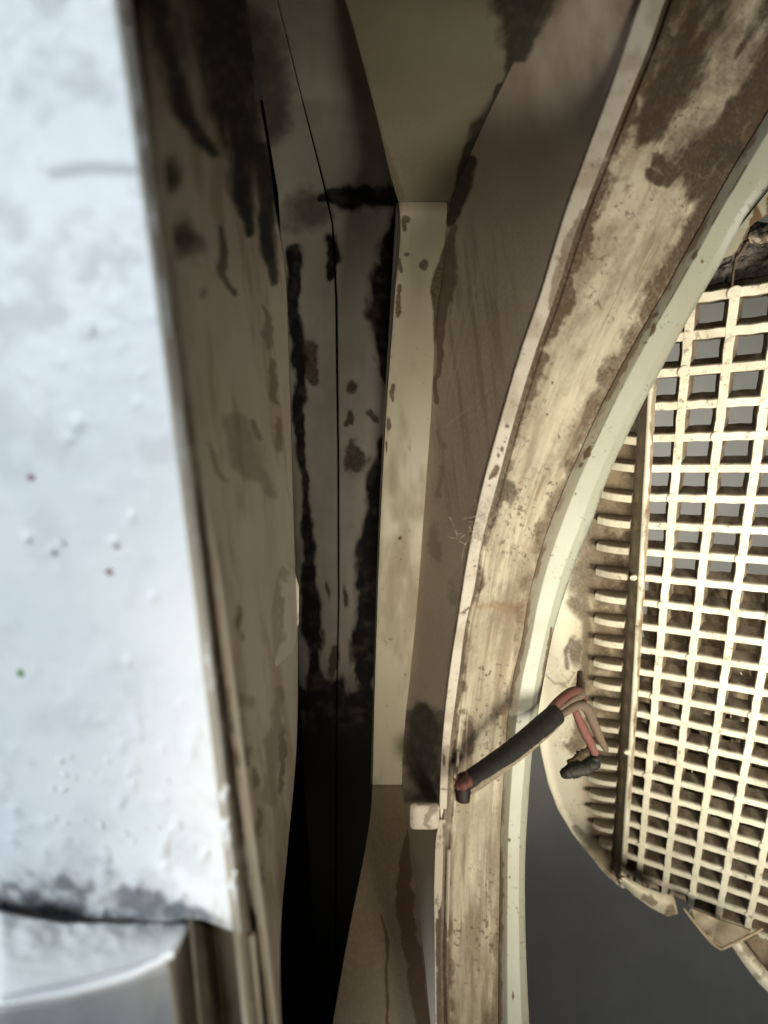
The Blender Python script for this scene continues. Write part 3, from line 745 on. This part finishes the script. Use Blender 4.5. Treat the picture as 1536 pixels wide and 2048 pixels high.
sheet('flange_band', across([B0, B1, B2, B3, LId], [0, .05, .09, .13, 1])(-160, 2200), 1150, 118, M_band, ring, th=.0009, dirt=band_dirt,
      relief=lambda x, y, u, v: .0016*np.sin(np.clip((v-.13)/.87, 0, 1)*math.pi))

# rolled lip
L1 = rail([(y, x + .30*(float(np.interp(y, [q[0] for q in LOp], [q[1] for q in LOp])) - x), float(rimd(np.array(float(y)))[1]) + .0230) for y, x in LIp])
L2 = rail([(y, x + .75*(float(np.interp(y, [q[0] for q in LOp], [q[1] for q in LOp])) - x), float(rimd(np.array(float(y)))[1]) + .0235) for y, x in LIp])
LO = rail([(y, x, float(rimd(np.array(float(y)))[1]) + .0275) for y, x in LOp])
LO2 = rail([(y, x - 3, float(rimd(np.array(float(y)))[1]) + .033) for y, x in LOp])
LI0 = rail([(y, x, float(rimd(np.array(float(y)))[1]) + .0255) for y, x in LIp])
def lip_dirt(x, y, u, v):
    e = sst(.13 - v + .16*(fbm(x, y, 16, 4, 7) - .5), -.01, .05)*sst(fbm(x, y, 60, 3, 17), .3, .55)
    xi = np.interp(y, [p[0] for p in LIp], [p[1] for p in LIp]); xo = np.interp(y, [p[0] for p in LOp], [p[1] for p in LOp])
    s = (x - xi)/(xo - xi)
    crack = sst(1 - np.abs(s - .27 - .05*(fbm(x, y, 40, 3, 4)-.5))/np.interp(y, [380, 500, 700, 900, 930], [.05, .03, .025, .02, .001]), .1, .8)*sst(fbm(x, y, 22, 4, 77), .38, .55)*(y > 330)*(y < 920)
    sp = stain(x, y, np.maximum.reduce([stroke(x, y, [(1180, 893, 3), (1174, 908, 7), (1169, 917, 3)]), blob(x, y, 1162, 930, 3.5, 5, 30), blob(x, y, 1306, 660, 4, 12, 15), blob(x, y, 1311, 630, 8, 4, -30), blob(x, y, 1390, 510, 4, 10, 25), blob(x, y, 1405, 523, 3, 4), blob(x, y, 1290, 686, 4, 2),
                                        blob(x, y, 1151, 988, 1.5, 2), stroke(x, y, [(1103, 1255, 2), (1098, 1290, 3.5), (1087, 1350, 3), (1075, 1405, 2)]), blob(x, y, 1019, 1680, 3, 3), blob(x, y, 1026, 1990, 1.6, 9)]), .35, 8, 3, .12)
    tiny = sst(fbm(x, y, 5, 3, 55), .72, .82)*sst(fbm(x, y, 80, 3, 35), .42, .66)*.6
    outer = sst(s + .06*(fbm(x, y, 10, 3, 6)-.5), .95, 1.0)*sst(y, 900, 1250)*(1-sst(y, 1430, 1500))*.55 + sst(s + .12*(fbm(x, y, 24, 4, 16) - .5), .9, 1)*.3
    yel = (1 - sst(s, .16, .32))*.35
    return np.maximum.reduce([e*.7, crack*.75, sp*.95, tiny]), outer, .12*e, np.maximum(yel, .14*fbm(x, y, 60, 3, 8))
sheet('rolled_lip', across([LI0, L1, L2, LO, LO2], [0, .27, .68, .9, 1])(-160, 2200), 1100, 56, M_lip, ring, th=.0008, dirt=lip_dirt, warped=False)

# lint fibres caught on the rim
def fibres(name, specs, mat, label, cat, parent=None):
    vs = []; fs = []
    for pts, r in specs:
        p = np.array([tuple(P3(*q)) for q in pts])
        t = np.linspace(0, len(p)-1, 10)
        c = np.stack([np.interp(t, np.arange(len(p)), p[:, i]) for i in range(3)], -1)
        c[1:-1] = (c[:-2] + 2*c[1:-1] + c[2:])/4
        b = len(vs)
        for q in c:
            for a in range(3):
                vs.append((q[0] + r*math.cos(a*2.1), q[1], q[2] + r*math.sin(a*2.1)))
        for i in range(9):
            for a in range(3):
                fs.append((b+i*3+a, b+i*3+(a+1) % 3, b+i*3+3+(a+1) % 3, b+i*3+3+a))
    me = bpy.data.meshes.new(name); me.from_pydata(vs, [], fs)
    o = link(name, me, mat, parent)
    if label: tag(o, label, cat, kind='stuff')
    return o
sp = []
for k in range(70):
    cx = random.choice([(985, 1015), (960, 1058), (945, 1080), (930, 1222), (985, 1040), (970, 1060)])
    x0 = cx[0] + random.gauss(0, 16); y0 = cx[1] + random.gauss(0, 14)
    a = random.gauss(-.5, 1.1); ln = random.uniform(14, 46)
    d = .1545 - random.random()*.003
    b = random.gauss(0, 8)
    sp.append(([(x0, y0, d), (x0 - ln*.5*math.cos(a) + b*.5, y0 - ln*.5*math.sin(a) + b, d - .001), (x0 - ln*math.cos(a), y0 - ln*math.sin(a), d)], .00005))
fibres('lint_fibres', sp, M_fibre, 'wispy lint fibres caught on the ring\'s thin edge', 'lint')

# ================================================================== GRILLE
S = .22
H = np.array([[.0377911, .00484339, .34104382], [.00165758, .03960172, -.17855821], [-.03189895, .02247076, 1.]])
Hk = np.diag([1536/FPX, 1536/FPX, 1.]) @ H * S
cv = lambda q: np.array([q[0], q[2], -q[1]])
GA, GB, GO = cv(Hk[:, 0]), cv(Hk[:, 1]), cv(Hk[:, 2])
GN = np.cross(GA, GB); GN /= np.linalg.norm(GN)
if GN @ GO > 0: GN = -GN
CELL = float(np.linalg.norm(GA))
def G(c, r, h=0.):
    """column, row, height above the grille face (in cells, towards the viewer)"""
    return GO + GA*c + GB*r + GN*(h*CELL)
def Gpx(p):
    return p[0]/p[1]*FPX + 768, -p[2]/p[1]*FPX + 1024
gr = empty('vent_grille', Vector(G(0, 23, -.5).tolist()), 'dirty cream plastic vent grille of square holes with ribbed side', 'grille')

def loft(name, rings, mat, parent, dirt=None, smooth=False, closed=True):
    """rings: list of equal-length closed point loops"""
    n = len(rings[0])
    vs = [tuple(p) for r_ in rings for p in r_]
    fs = []
    for i in range(len(rings)-1):
        for j in range(n):
            fs.append((i*n+j, i*n+(j+1) % n, (i+1)*n+(j+1) % n, (i+1)*n+j))
    fs.append(tuple(range(n))[::-1]); fs.append(tuple(range((len(rings)-1)*n, len(rings)*n)))
    me = bpy.data.meshes.new(name); me.from_pydata(vs, [], fs)
    if dirt is not None:
        a = me.color_attributes.new('dirt', 'FLOAT_COLOR', 'POINT')
        a.data.foreach_set('color', np.array(dirt, np.float32).ravel())
    import bmesh
    bm = bmesh.new(); bm.from_mesh(me); bmesh.ops.recalc_face_normals(bm, faces=bm.faces); bm.to_mesh(me); bm.free()
    if smooth: me.polygons.foreach_set('use_smooth', [True]*len(me.polygons))
    return link(name, me, mat, parent)

def bar(name, a, b, half, depth, vertical, lift=0., steps=6):
    """grille bar between (c,r) a and b; bevelled face, wider towards the back, dirt on its flanks"""
    prof = [(-half*.84, 0), (half*.84, 0), (half, -.035), (half*1.15, -.14), (half*1.85, -depth), (-half*1.85, -depth), (-half*1.15, -.14), (-half, -.035)]
    dp = [0, 0, .15, .95, 1., 1., .95, .15]
    rings = []; dirt = []
    for i in range(steps+1):
        t = i/steps
        c = a[0] + (b[0]-a[0])*t; r = a[1] + (b[1]-a[1])*t
        jit = .010*math.sin(i*2.3 + c*3 + r)
        ring_ = []
        for k, (o_, h) in enumerate(prof):
            ring_.append(G(c + (o_ + jit if vertical else 0), r + (0 if vertical else o_ + jit), h + lift))
            m = dp[k]
            fac = .55*random.random()**3 if k < 2 else .6 + .4*random.random()
            m = m*1.15 if k >= 3 else m
            dirt.append((m*fac + (.24*random.random()**4 if k < 2 else 0), .25*m*fac, .0, .25*random.random()**2 + m*.5))
        rings.append(ring_)
    return loft(name, rings, M_grille, gr, dirt)

c_left = lambda r: np.interp(r, [-3, 4, 11, 23], [.16, .26, .34, .40])
for r in range(-2, 24):
    c0 = float(c_left(r))
    c1 = 7.0
    if r == 23: c0, c1 = 3.0, 7.
    bar('horizontal_bar', (c0, r), (c1, r), .135, .46, False, -.012 if r % 2 else -.008, steps=int((c1-c0)*4))
vb = {}
for c in range(1, 8):
    r1 = {1: 22.9, 2: 23.0, 3: 22.75, 4: 23.6}.get(c, 24.2)
    vb[c] = bar('vertical_bar', (c, -2.1), (c, r1), .118, .46, True, 0., steps=78)

# round ejector studs at some crossings
def stud(c, r, rad=.185, h0=-.02, h1=.035):
    n = 14
    rings = []
    for hh, q in ((h0, 1.), (h1*.6, 1.), (h1, .86)):
        rings.append([G(c + rad*q*math.cos(a), r + rad*q*math.sin(a), hh) for a in np.linspace(0, 2*math.pi, n, endpoint=False)])
    return loft('stud', rings, M_grille, vb[c] if c in vb else sheet_edge, [(.12 if i < n else .02, 0, 0, .1) for i in range(3*n)])
for c, r in ((1, 0), (2, 2), (1, 4), (3, 6), (1, 8), (2, 10), (1, 12), (4, 12), (3, 14), (1, 16), (4, 16), (2, 18), (4, 20), (2, -2), (5, 22), (3, 22), (5, 10), (4, 8), (1, 20), (5, 14), (5, 18)):
    stud(c, r)

# long side wall of the grille box, with the rusty top edge
def gsheet(name, f, nu, nv, mat, parent, th, dirt=None):
    u, v = np.meshgrid(np.linspace(0, 1, nu), np.linspace(0, 1, nv), indexing='ij')
    c, r, h = f(u, v)
    co = GO + GA*c[..., None] + GB*r[..., None] + GN*(h*CELL)[..., None]
    gu = np.gradient(co, axis=0); gv = np.gradient(co, axis=1)
    n = np.cross(gu, gv); n /= np.linalg.norm(n, axis=-1, keepdims=True) + 1e-12
    flip = (n*co).sum(-1).mean() > 0
    if flip: n = -n
    back = co - n*th
    px = co[..., 0]/co[..., 1]*FPX + 768; py = -co[..., 2]/co[..., 1]*FPX + 1024
    D = np.zeros(px.shape + (4,))
    if dirt is not None:
        for k, ch in enumerate(dirt(px, py, u, v)): D[..., k] = np.clip(ch, 0, 1)
    idx = np.arange(nu*nv).reshape(nu, nv); N_ = nu*nv
    f_ = np.stack([idx[:-1, :-1], idx[1:, :-1], idx[1:, 1:], idx[:-1, 1:]], -1).reshape(-1, 4)
    fr = f_[:, ::-1] if flip else f_
    bk = (f_ if flip else f_[:, ::-1]) + N_
    per = np.concatenate([idx[0, :], idx[1:, -1], idx[-1, -2::-1], idx[-2:0:-1, 0]]); nx = np.roll(per, -1)
    sd = np.stack([per, nx, nx+N_, per+N_], -1)
    if flip: sd = sd[:, ::-1]
    me = quads_mesh(name, np.concatenate([co.reshape(-1, 3), back.reshape(-1, 3)]), np.concatenate([fr, bk, sd]), np.concatenate([D.reshape(-1, 4)]*2))
    return link(name, me, mat, parent)

def top_edge(u, v):
    r = -3 + 26.1*u
    cl = np.interp(r, [-3, 4, 11, 23], [.02, .12, .20, .26])
    return cl + .24*v + .02*(fbm(r*40, r*0, 30, 3, 5)-.5), r, .03 - .05*(2*v-1)**2
def edge_dirt(x, y, u, v):
    n = fbm(x, y, 26, 5, 4, .6, 1.8)
    f = sst(v + .9*(n-.5), .42, .72)
    ru = sst(fbm(x, y, 30, 4, 14), .5, .68)*f
    fade = 1 - .55*sst(y, 1450, 1700)
    return f*.5*fade, .1*f*fade, ru*.6*fade, f*.7*fade
sheet_edge = gsheet('border_rim', top_edge, 420, 14, M_grille, gr, .0012, edge_dirt)
for c, r in ((.02, 7), (.20, 15)):
    stud(c, r, .11, -.05, .06)
PLH = -.7
def side_wall(u, v):
    r = -3 + 26.1*u
    cl = np.interp(r, [-3, 4, 11, 23], [.03, .13, .21, .27])
    return cl - .42*(1-v), r, PLH*(1-v) - .03
gsheet('border_wall', side_wall, 240, 20, M_grille, gr, .0010, lambda x, y, u, v: (.30*fbm(x, y, 40, 4, 3, .5, 1.6) + .25*(1-sst(v, .0, .45)), 0*x, 0*x, .55 + 0*x))

# outer flange plate with a rounded outline (arc traced in the plate's own plane)
def inv_g(px, py, h):
    """pixel -> (c, r) on the plane h cells above the grille face"""
    o = GO + GN*h*CELL
    d = np.array([(px-768)/FPX, 1., -(py-1024)/FPX])
    Mx = np.stack([GA, GB, -d], -1)
    s = np.linalg.solve(Mx, -o)
    return s[0], s[1]
arc = [(1150, 780), (1105, 950), (1082, 1150), (1068, 1300), (1072, 1430), (1085, 1505), (1098, 1562), (1117, 1612), (1147, 1662), (1175, 1697), (1205, 1732), (1232, 1757), (1246, 1768)]
acr = np.array([inv_g(x, y, PLH) for x, y in arc])
rlo, rhi = acr[0, 1], acr[-1, 1]
def outer_plate(u, v):
    r = rlo + (rhi - rlo)*u
    ca = np.interp(r, acr[:, 1], acr[:, 0])
    cw = np.interp(r, [-3, 4, 11, 23], [.03, .13, .21, .27]) - .42 + .03
    cw = np.maximum(cw, ca + .02)
    return ca + (cw - ca)*v, r, PLH + .16*np.exp(-(v*14)**2) + 0*u
def oplate_dirt_shade(x, y, u, v):
    k = np.maximum.reduce([stroke(x, y, [(1240, 820, 60), (1225, 950, 55), (1200, 1060, 50), (1185, 1120, 46), (1170, 1170, 38), (1150, 1200, 20)]),
                           stroke(x, y, [(1170, 1200, 12), (1175, 1260, 10), (1172, 1330, 10), (1165, 1370, 16)]),
                           stroke(x, y, [(1205, 1240, 12), (1240, 1250, 20), (1235, 1380, 22), (1228, 1460, 24), (1215, 1560, 14), (1205, 1640, 20), (1190, 1690, 24)])])
    cl = stain(x, y, k, .4, 34, 5, .25)
    sk = stain(x, y, np.maximum.reduce([blob(x, y, 1150, 1300, 20, 24), stroke(x, y, [(1142, 1280, 6), (1132, 1300, 5), (1134, 1335, 5)]), blob(x, y, 1158, 1475, 20, 42)]), .5, 18, 8, .2)
    cr_ = sst(stroke(x, y, [(1092, 1350, 2), (1110, 1368, 2), (1135, 1366, 2), (1150, 1345, 2)]), .3, .9)*.6
    rb = sst(v, .45, .75)*(.5 + .5*sst(fbm(x, y, 30, 4, 12), .3, .55))*.95  # brown grime with the shading between the ribs painted in
    low = sst(stroke(x, y, [(1150, 1655, 6), (1190, 1700, 16), (1230, 1745, 20)]), .3, .7)*.6
    gold = sst(v, .3, .65)*.55
    return np.maximum.reduce([cl*.85, sk*.85, cr_, rb, low]), 0*x, np.maximum(gold*.45*fbm(x, y, 40, 4, 2), .35*low), np.clip(gold + .25*fbm(x, y, 40, 3, 7), 0, 1)
gsheet('outer_plate', outer_plate, 420, 100, M_grille, gr, .0016, oplate_dirt_shade)
# raised edge bead of the plate
bead = []
for x, y in arc[3:]:
    c, r = inv_g(x, y, PLH); bead.append(G(c, r, PLH + .03))
tube('plate_bead', bead, .0009, M_grille, gr, seg=8, sub=6)

# stiffening ribs between plate and side wall
for i, y in enumerate((879, 934, 995, 1047, 1100, 1151, 1200, 1247, 1289, 1334, 1375, 1416, 1459, 1498, 1533, 1566, 1598, 1629, 1660, 1694)):
    x1 = np.interp(y, [879, 1000, 1200, 1400, 1560, 1700], [1272, 1262, 1251, 1239, 1232, 1222])
    x0 = np.interp(y, [879, 1000, 1050, 1200, 1300, 1400, 1566, 1640, 1700], [1210, 1200, 1192, 1188, 1185, 1185, 1175, 1177, 1197])
    hr = PLH + .5
    a = inv_g(x0, y + (-2), hr); b = inv_g(x1, y + 4, hr)
    hw = .15
    h0 = PLH + .02
    dirty = np.interp(y, [860, 960, 1000, 1080, 1100, 1170, 1200, 1240, 1400, 1470, 1500, 1700], [.6, .75, .35, .4, .75, .75, .35, .15, .15, .3, .2, .3])
    rings = []; dr = []
    for t in np.linspace(0, 1, 6):
        c = a[0] + (b[0]-a[0])*t; r = a[1] + (b[1]-a[1])*t
        hh = hr - .18*(1-t)**3
        rings.append([G(c, r - hw, h0), G(c, r - hw*.9, hh - .02), G(c, r - hw*.7, hh), G(c, r + hw*.7, hh), G(c, r + hw*.9, hh - .02), G(c, r + hw, h0)])
        q = random.random()*.25
        dr += [(.9, .1, .1, .8), (.5*dirty+.1, 0, .15, .4), (dirty*(.35+q), 0, .05, .15), (dirty*(.35+q), 0, .05, .15), (.5*dirty+.1, 0, .15, .4), (.9, .1, .1, .8)]
    loft('rib', rings, M_grille, gr, dr)

# lint-caked backing behind the lower holes
def backing(u, v):
    r = 8.6 + 15.1*u
    return .25 + 7*v, r, -.85 - 1.7*(1-sst(u + .12*v, .05, .55)) + .35*(fbm(v*700, u*1300, 60, 4, 4, .5, 1.6, .5)-.5)
def backing_dirt(x, y, u, v):
    n = fbm(x, y, 34, 5, 24, .35, 1.5, -.45)
    return sst(n, .42, .6)*.62, sst(fbm(x, y, 40, 4, 5), .58, .7)*.45, 0*x, .85 + 0*x
backo = gsheet('lint_backing', backing, 200, 120, M_grille, gr, .001, backing_dirt)
# pale lint wisps stuck behind the lower holes
wis = []
for k in range(260):
    r = random.uniform(10, 23.3); c = random.uniform(.4, 6.5)
    if random.random() > .25 + .75*min(1, (r-10)/8): continue
    p = G(c, r, -.45 - .3*random.random()); q = G(c + random.gauss(.12, .12), r + random.uniform(.3, .75), -.45 - .3*random.random())
    x0, y0 = Gpx(p); x1, y1 = Gpx(q)
    m = ((x0+x1)/2 + random.gauss(0, 3), (y0+y1)/2, (p[1]+q[1])/2)
    wis.append(([(x0, y0, p[1]), m, (x1, y1, q[1])], random.uniform(.00012, .0005)))
fw = fibres('lint_wisps', wis, plain('pale_lint', (.46, .39, .27), .95), None, None, backo)
fw['kind'] = 'stuff'

# bottom frame of the grille: cream corner, cracked bracket, rim strip
def poly_plate(name, pts, mat, parent, th, dirtv=(0, 0, 0, .2), lift=0.):
    import bmesh
    me = bpy.data.meshes.new(name); bm = bmesh.new()
    f = [bm.verts.new(P3(*p)) for p in pts]; b = [bm.verts.new(P3(*p) + Vector((0, th, 0))) for p in pts]
    bm.faces.new(f); bm.faces.new(b[::-1])
    for i in range(len(f)):
        j = (i+1) % len(f); bm.faces.new((f[i], b[i], b[j], f[j]))
    bmesh.ops.recalc_face_normals(bm, faces=bm.faces)
    es = list(bm.edges)
    bmesh.ops.bevel(bm, geom=es, offset=.0004, segments=2, affect='EDGES', profile=.6)
    bmesh.ops.triangulate(bm, faces=[q for q in bm.faces if len(q.verts) > 4])
    bmesh.ops.subdivide_edges(bm, edges=[e for e in bm.edges if e.calc_length() > .004], cuts=2)
    bm.to_mesh(me); bm.free()
    a = me.color_attributes.new('dirt', 'FLOAT_COLOR', 'POINT')
    co = np.array([v.co[:] for v in me.vertices]); x = co[:, 0]/co[:, 1]*FPX; y = -co[:, 2]/co[:, 1]*FPX
    n = fbm(x, y, 18, 4, 3)
    dd = np.stack([np.clip(dirtv[k]*(.4 + 1.3*n), 0, 1) for k in range(4)], -1)
    a.data.foreach_set('color', dd.astype(np.float32).ravel())
    return link(name, me, mat, parent)
def corner(u, v):
    px0 = np.interp(v, [0, .3, .6, .85, 1], [1238, 1268, 1302, 1336, 1356]); py0 = np.interp(v, [0, .3, .6, .85, 1], [1763, 1792, 1817, 1834, 1828])
    px1 = np.interp(v, [0, .3, .6, .85, 1], [1248, 1285, 1322, 1345, 1350]); py1 = np.interp(v, [0, .3, .6, .85, 1], [1752, 1772, 1786, 1790, 1800])
    b = np.sin(u*math.pi)
    return px1 + (px0-px1)*u, py1 + (py0-py1)*u, .293 - .004*b + .004*u + .004*v
def corner_dirt(x, y, u, v):
    return np.maximum(stain(x, y, np.maximum(stroke(x, y, [(1290, 1790, 8), (1310, 1800, 9)]), blob(x, y, 1345, 1822, 10, 16)), .5, 14, 6, .2)*.75, .15), 0*x, sst(x, 1330, 1345)*.35, .25 + .3*fbm(x, y, 14, 3, 4)
sheet('frame_corner', corner, 30, 60, M_grille, gr, th=.003, dirt=corner_dirt)
poly_plate('broken_bracket', [(1382, 1817, .296), (1437, 1840, .292), (1505, 1862, .286), (1466, 1890, .284), (1443, 1898, .286), (1423, 1884, .290), (1390, 1845, .294)], M_grille, gr, .0016, (.30, 0, 0, .7))
tube('bracket_edge', [P3(1367, 1816, .292), P3(1390, 1846, .289), P3(1423, 1885, .285), P3(1443, 1898, .2815)], [.0006, .0007, .0008, .0007], M_grille, gr, seg=8, sub=3)
tube('bracket_edge', [P3(1443, 1898, .281), P3(1482, 1880, .279), P3(1526, 1857, .277)], [.0007, .0007, .0005], M_grille, gr, seg=8, sub=3)
def strip_low(u, v):
    t = u
    xo = np.interp(t, [0, .25, .5, 1], [1460, 1490, 1513, 1600]); yo = np.interp(t, [0, .25, .5, 1], [1890, 1934, 1963, 2050])
    xi = np.interp(t, [0, .25, .5, 1], [1484, 1512, 1536, 1620]); yi = np.interp(t, [0, .25, .5, 1], [1878, 1913, 1942, 2025])
    return xo + (xi-xo)*v, yo + (yi-yo)*v, .288 - .003*np.sin(v*math.pi) - .01*t
sheet('frame_strip', strip_low, 60, 16, M_grille, gr, th=.002, dirt=lambda x, y, u, v: (.5*sst(fbm(x, y, 16, 4, 5) + .2*np.abs(v-.5), .55, .7), 0*x, .25*sst(v, .0, .2)*0, .35 + 0*x))
poly_plate('frame_cover', [(1490, 1880, .296), (1560, 1850, .296), (1620, 1880, .296), (1620, 2010, .296), (1536, 1946, .296)], M_grille, gr, .002, (.75, .05, .1, .9))

# ================================================================== rust and lint above the grille
deb = empty('lint_clump', P3(1500, 560, .2), 'dark grey felted lint clump wedged above the vent grille', 'lint')
def clump(u, v):
    px = 1400 + 260*v; py = 430 + 150*u - 8*np.sin(v*9)
    return px, py + 14*v*(1-u), .205 - .006*np.sin(u*3.1)*np.sin(v*3.1) - .008*(fbm(px, py, 34, 5, 3, 1.6, .7, -.6) - .5)
sheet('felted_lint', clump, 120, 150, M_greylint, deb, th=.003)
tube('pale_thread', [P3(1475, 508, .196), P3(1467, 540, .196), P3(1464, 575, .196)], [.0007, .0005, .0004], M_tan, deb, seg=7, sub=4)
tube('pale_thread', [P3(1505, 465, .194), P3(1485, 500, .195), P3(1470, 520, .196)], [.0006, .0007, .0005], M_tan, deb, seg=7, sub=4)
br_ = empty('rusted_bracket', P3(1510, 500, .19), 'flaking cream bracket with rust bitten edge behind the ring lip', 'bracket')
def rb_fn(u, v):
    xl = np.interp(u, [0, .3, .6, 1], [1545, 1510, 1475, 1438]); xr = np.interp(u, [0, .3, .6, .8, 1], [1640, 1560, 1500, 1487, 1470])
    return xl + (xr-xl)*v + 5*(fbm(u*300, v*0, 30, 4, 5)-.5)*v, 370 + 150*u - 12*v*u, .190 + .002*v
def rb_dirt(x, y, u, v):
    f = np.maximum(stroke(x, y, [(1512, 410, 5), (1516, 440, 9), (1508, 458, 10)]), stroke(x, y, [(1545, 395, 10), (1540, 440, 12)]))
    r = np.maximum(stain(x, y, f, .4, 16, 5, .1), sst(v + .3*(fbm(x, y, 16, 4, 3)-.5), .82, .95)*.7)
    return r*.75, r*.15, r*.8, .15 + .3*fbm(x, y, 20, 3, 6)
sheet('bent_plate', rb_fn, 90, 60, M_lip, br_, th=.0012, dirt=rb_dirt)
def rb2(u, v):
    px = 1498 + 120*v; py = 462 + 24*u + 4*np.sin(v*8) - 10*v
    return px, py, .193 - .002*np.sin(u*3.1)
sheet('flaking_edge', rb2, 30, 60, M_edge, br_, th=.001, dirt=lambda x, y, u, v: (sst(fbm(x, y, 12, 4, 9), .5, .62)*.9, 0*x, sst(fbm(x, y, 14, 4, 19), .5, .7)*.6, .5 + 0*x))

# ================================================================== CUT CABLE
cab2 = empty('cut_cable', P3(925, 1575, .152), 'stub of black sleeved cable with red and tan wires bridging the ring', 'cable')
ax0 = np.array(P3(922, 1574, .1625)); ax1 = np.array(P3(1112, 1428, .1835))
tt = np.linspace(0, 1, 7)
axp = [ax0 + (ax1-ax0)*t + np.array([0, -.0008*math.sin(t*3.1), -.0006*math.sin(t*3.1)]) for t in tt]
rs = [.0028, .0030, .0031, .0031, .0032, .0033, .0032]
slv = tube('sleeve', axp, rs, M_sleeve, cab2, seg=28, sub=6, wob=.03)
# dusty underside of the sleeve: a thin crust over its lower flank
def crust():
    T = (ax1-ax0)/np.linalg.norm(ax1-ax0)
    up = np.array([0, 1., 0]); A = np.cross(T, up); A /= np.linalg.norm(A); B = np.cross(T, A)
    if A[2] > 0: A = -A
    vs = []; fs = []
    nu, nv = 60, 14
    for i in range(nu):
        t = .06 + .92*i/(nu-1)
        c = ax0 + (ax1-ax0)*t + np.array([0, -.0008*math.sin(t*3.1), -.0006*math.sin(t*3.1)])
        r = float(np.interp(t, tt, rs))*1.06
        sh = 14*(float(fbm(np.array(t*60.), np.array(0.), 6, 3, 5))-.5)
        for j in range(nv):
            a = math.radians(-14 + sh*.6 + (98 + 1.6*sh)*j/(nv-1))
            d = A*math.cos(a) - np.array([0, 1., 0])*math.sin(a)*(-1 if False else 1)
            edge = 1 - .06*(abs(j/(nv-1)-.5)*2)**4
            vs.append(tuple(c + d*r*edge))
    for i in range(nu-1):
        for j in range(nv-1):
            fs.append((i*nv+j, i*nv+j+1, (i+1)*nv+j+1, (i+1)*nv+j))
    me = bpy.data.meshes.new('dust_crust'); me.from_pydata(vs, [], fs)
    me.polygons.foreach_set('use_smooth', [True]*len(me.polygons))
    o = link('dust_crust', me, M_sleeve_dust, slv)
    m = o.modifiers.new('thick', 'SOLIDIFY'); m.thickness = .0002
crust()
tube('red_core', [P3(938, 1560, 0.1595), P3(926, 1567, 0.1585), P3(917, 1578, 0.1585)], [.0017, .0018, .0015], M_dred, cab2, seg=12, sub=4, wob=.25)
tube('red_wire_end', [P3(935, 1548, 0.1600), P3(920, 1553, 0.1600), P3(908, 1558, 0.1595)], [.0009, .0009, .0005], M_red, cab2, seg=8, sub=4, wob=.2)
tube('red_wire_end', [P3(930, 1560, 0.1575), P3(926, 1572, .1498)], [.0012, .0011], M_dred, cab2, seg=12, sub=3, wob=.25)
tube('charred_core', [P3(926, 1572, 0.1590), P3(925, 1584, 0.1585), P3(924, 1600, 0.1585)], [.0021, .0022, .0020], plain('burnt_core', (.02, .008, .007), .6), cab2, seg=12, sub=4, wob=.2)
tube('frayed_strand', [P3(916, 1500, 0.1640), P3(914, 1530, 0.1605), P3(909, 1556, 0.1590)], [.0003, .0005, .0004], M_fibre, cab2, seg=6, sub=4)
tube('red_wire', [P3(1098, 1424, .183), P3(1118, 1402, .186), P3(1142, 1384, .190), P3(1160, 1383, .195), P3(1168, 1400, .199)], [.0014, .0015, .0015, .0014, .0012], M_dred, cab2, seg=12, sub=6)
tube('tan_wire', [P3(1112, 1437, .183), P3(1136, 1420, .187), P3(1158, 1410, .191), P3(1174, 1418, .195), P3(1186, 1444, .199), P3(1199, 1474, .203), P3(1212, 1500, .208)], [.0013, .0014, .0016, .0017, .0016, .0014, .0010], M_tan, cab2, seg=12, sub=6, wob=.08)
tube('tan_wire', [P3(1118, 1418, .185), P3(1140, 1402, .189), P3(1158, 1390, .194), P3(1162, 1372, .200), P3(1160, 1345, .206)], [.0008, .0010, .0018, .0017, .0010], M_tan, cab2, seg=10, sub=6, wob=.1)
tube('pink_wire', [P3(1150, 1420, .194), P3(1158, 1440, .1965), P3(1168, 1462, .199), P3(1180, 1484, .201), P3(1190, 1508, .2025)], [.0012, .0014, .0015, .0015, .0013], M_red, cab2, seg=12, sub=6, wob=.12)
tube('charred_wire_end', [P3(1193, 1510, .2025), P3(1188, 1524, .202), P3(1172, 1535, .2015), P3(1152, 1540, .201), P3(1134, 1546, .201), P3(1122, 1550, .2015)], [.0014, .0023, .0026, .0024, .0022, .0010], M_char, cab2, seg=12, sub=6, wob=.35)
tube('charred_wire_end', [P3(1180, 1500, .205), P3(1160, 1518, .204), P3(1140, 1532, .203)], [.0016, .0024, .0016], M_fuzz, cab2, seg=10, sub=6, wob=.5)
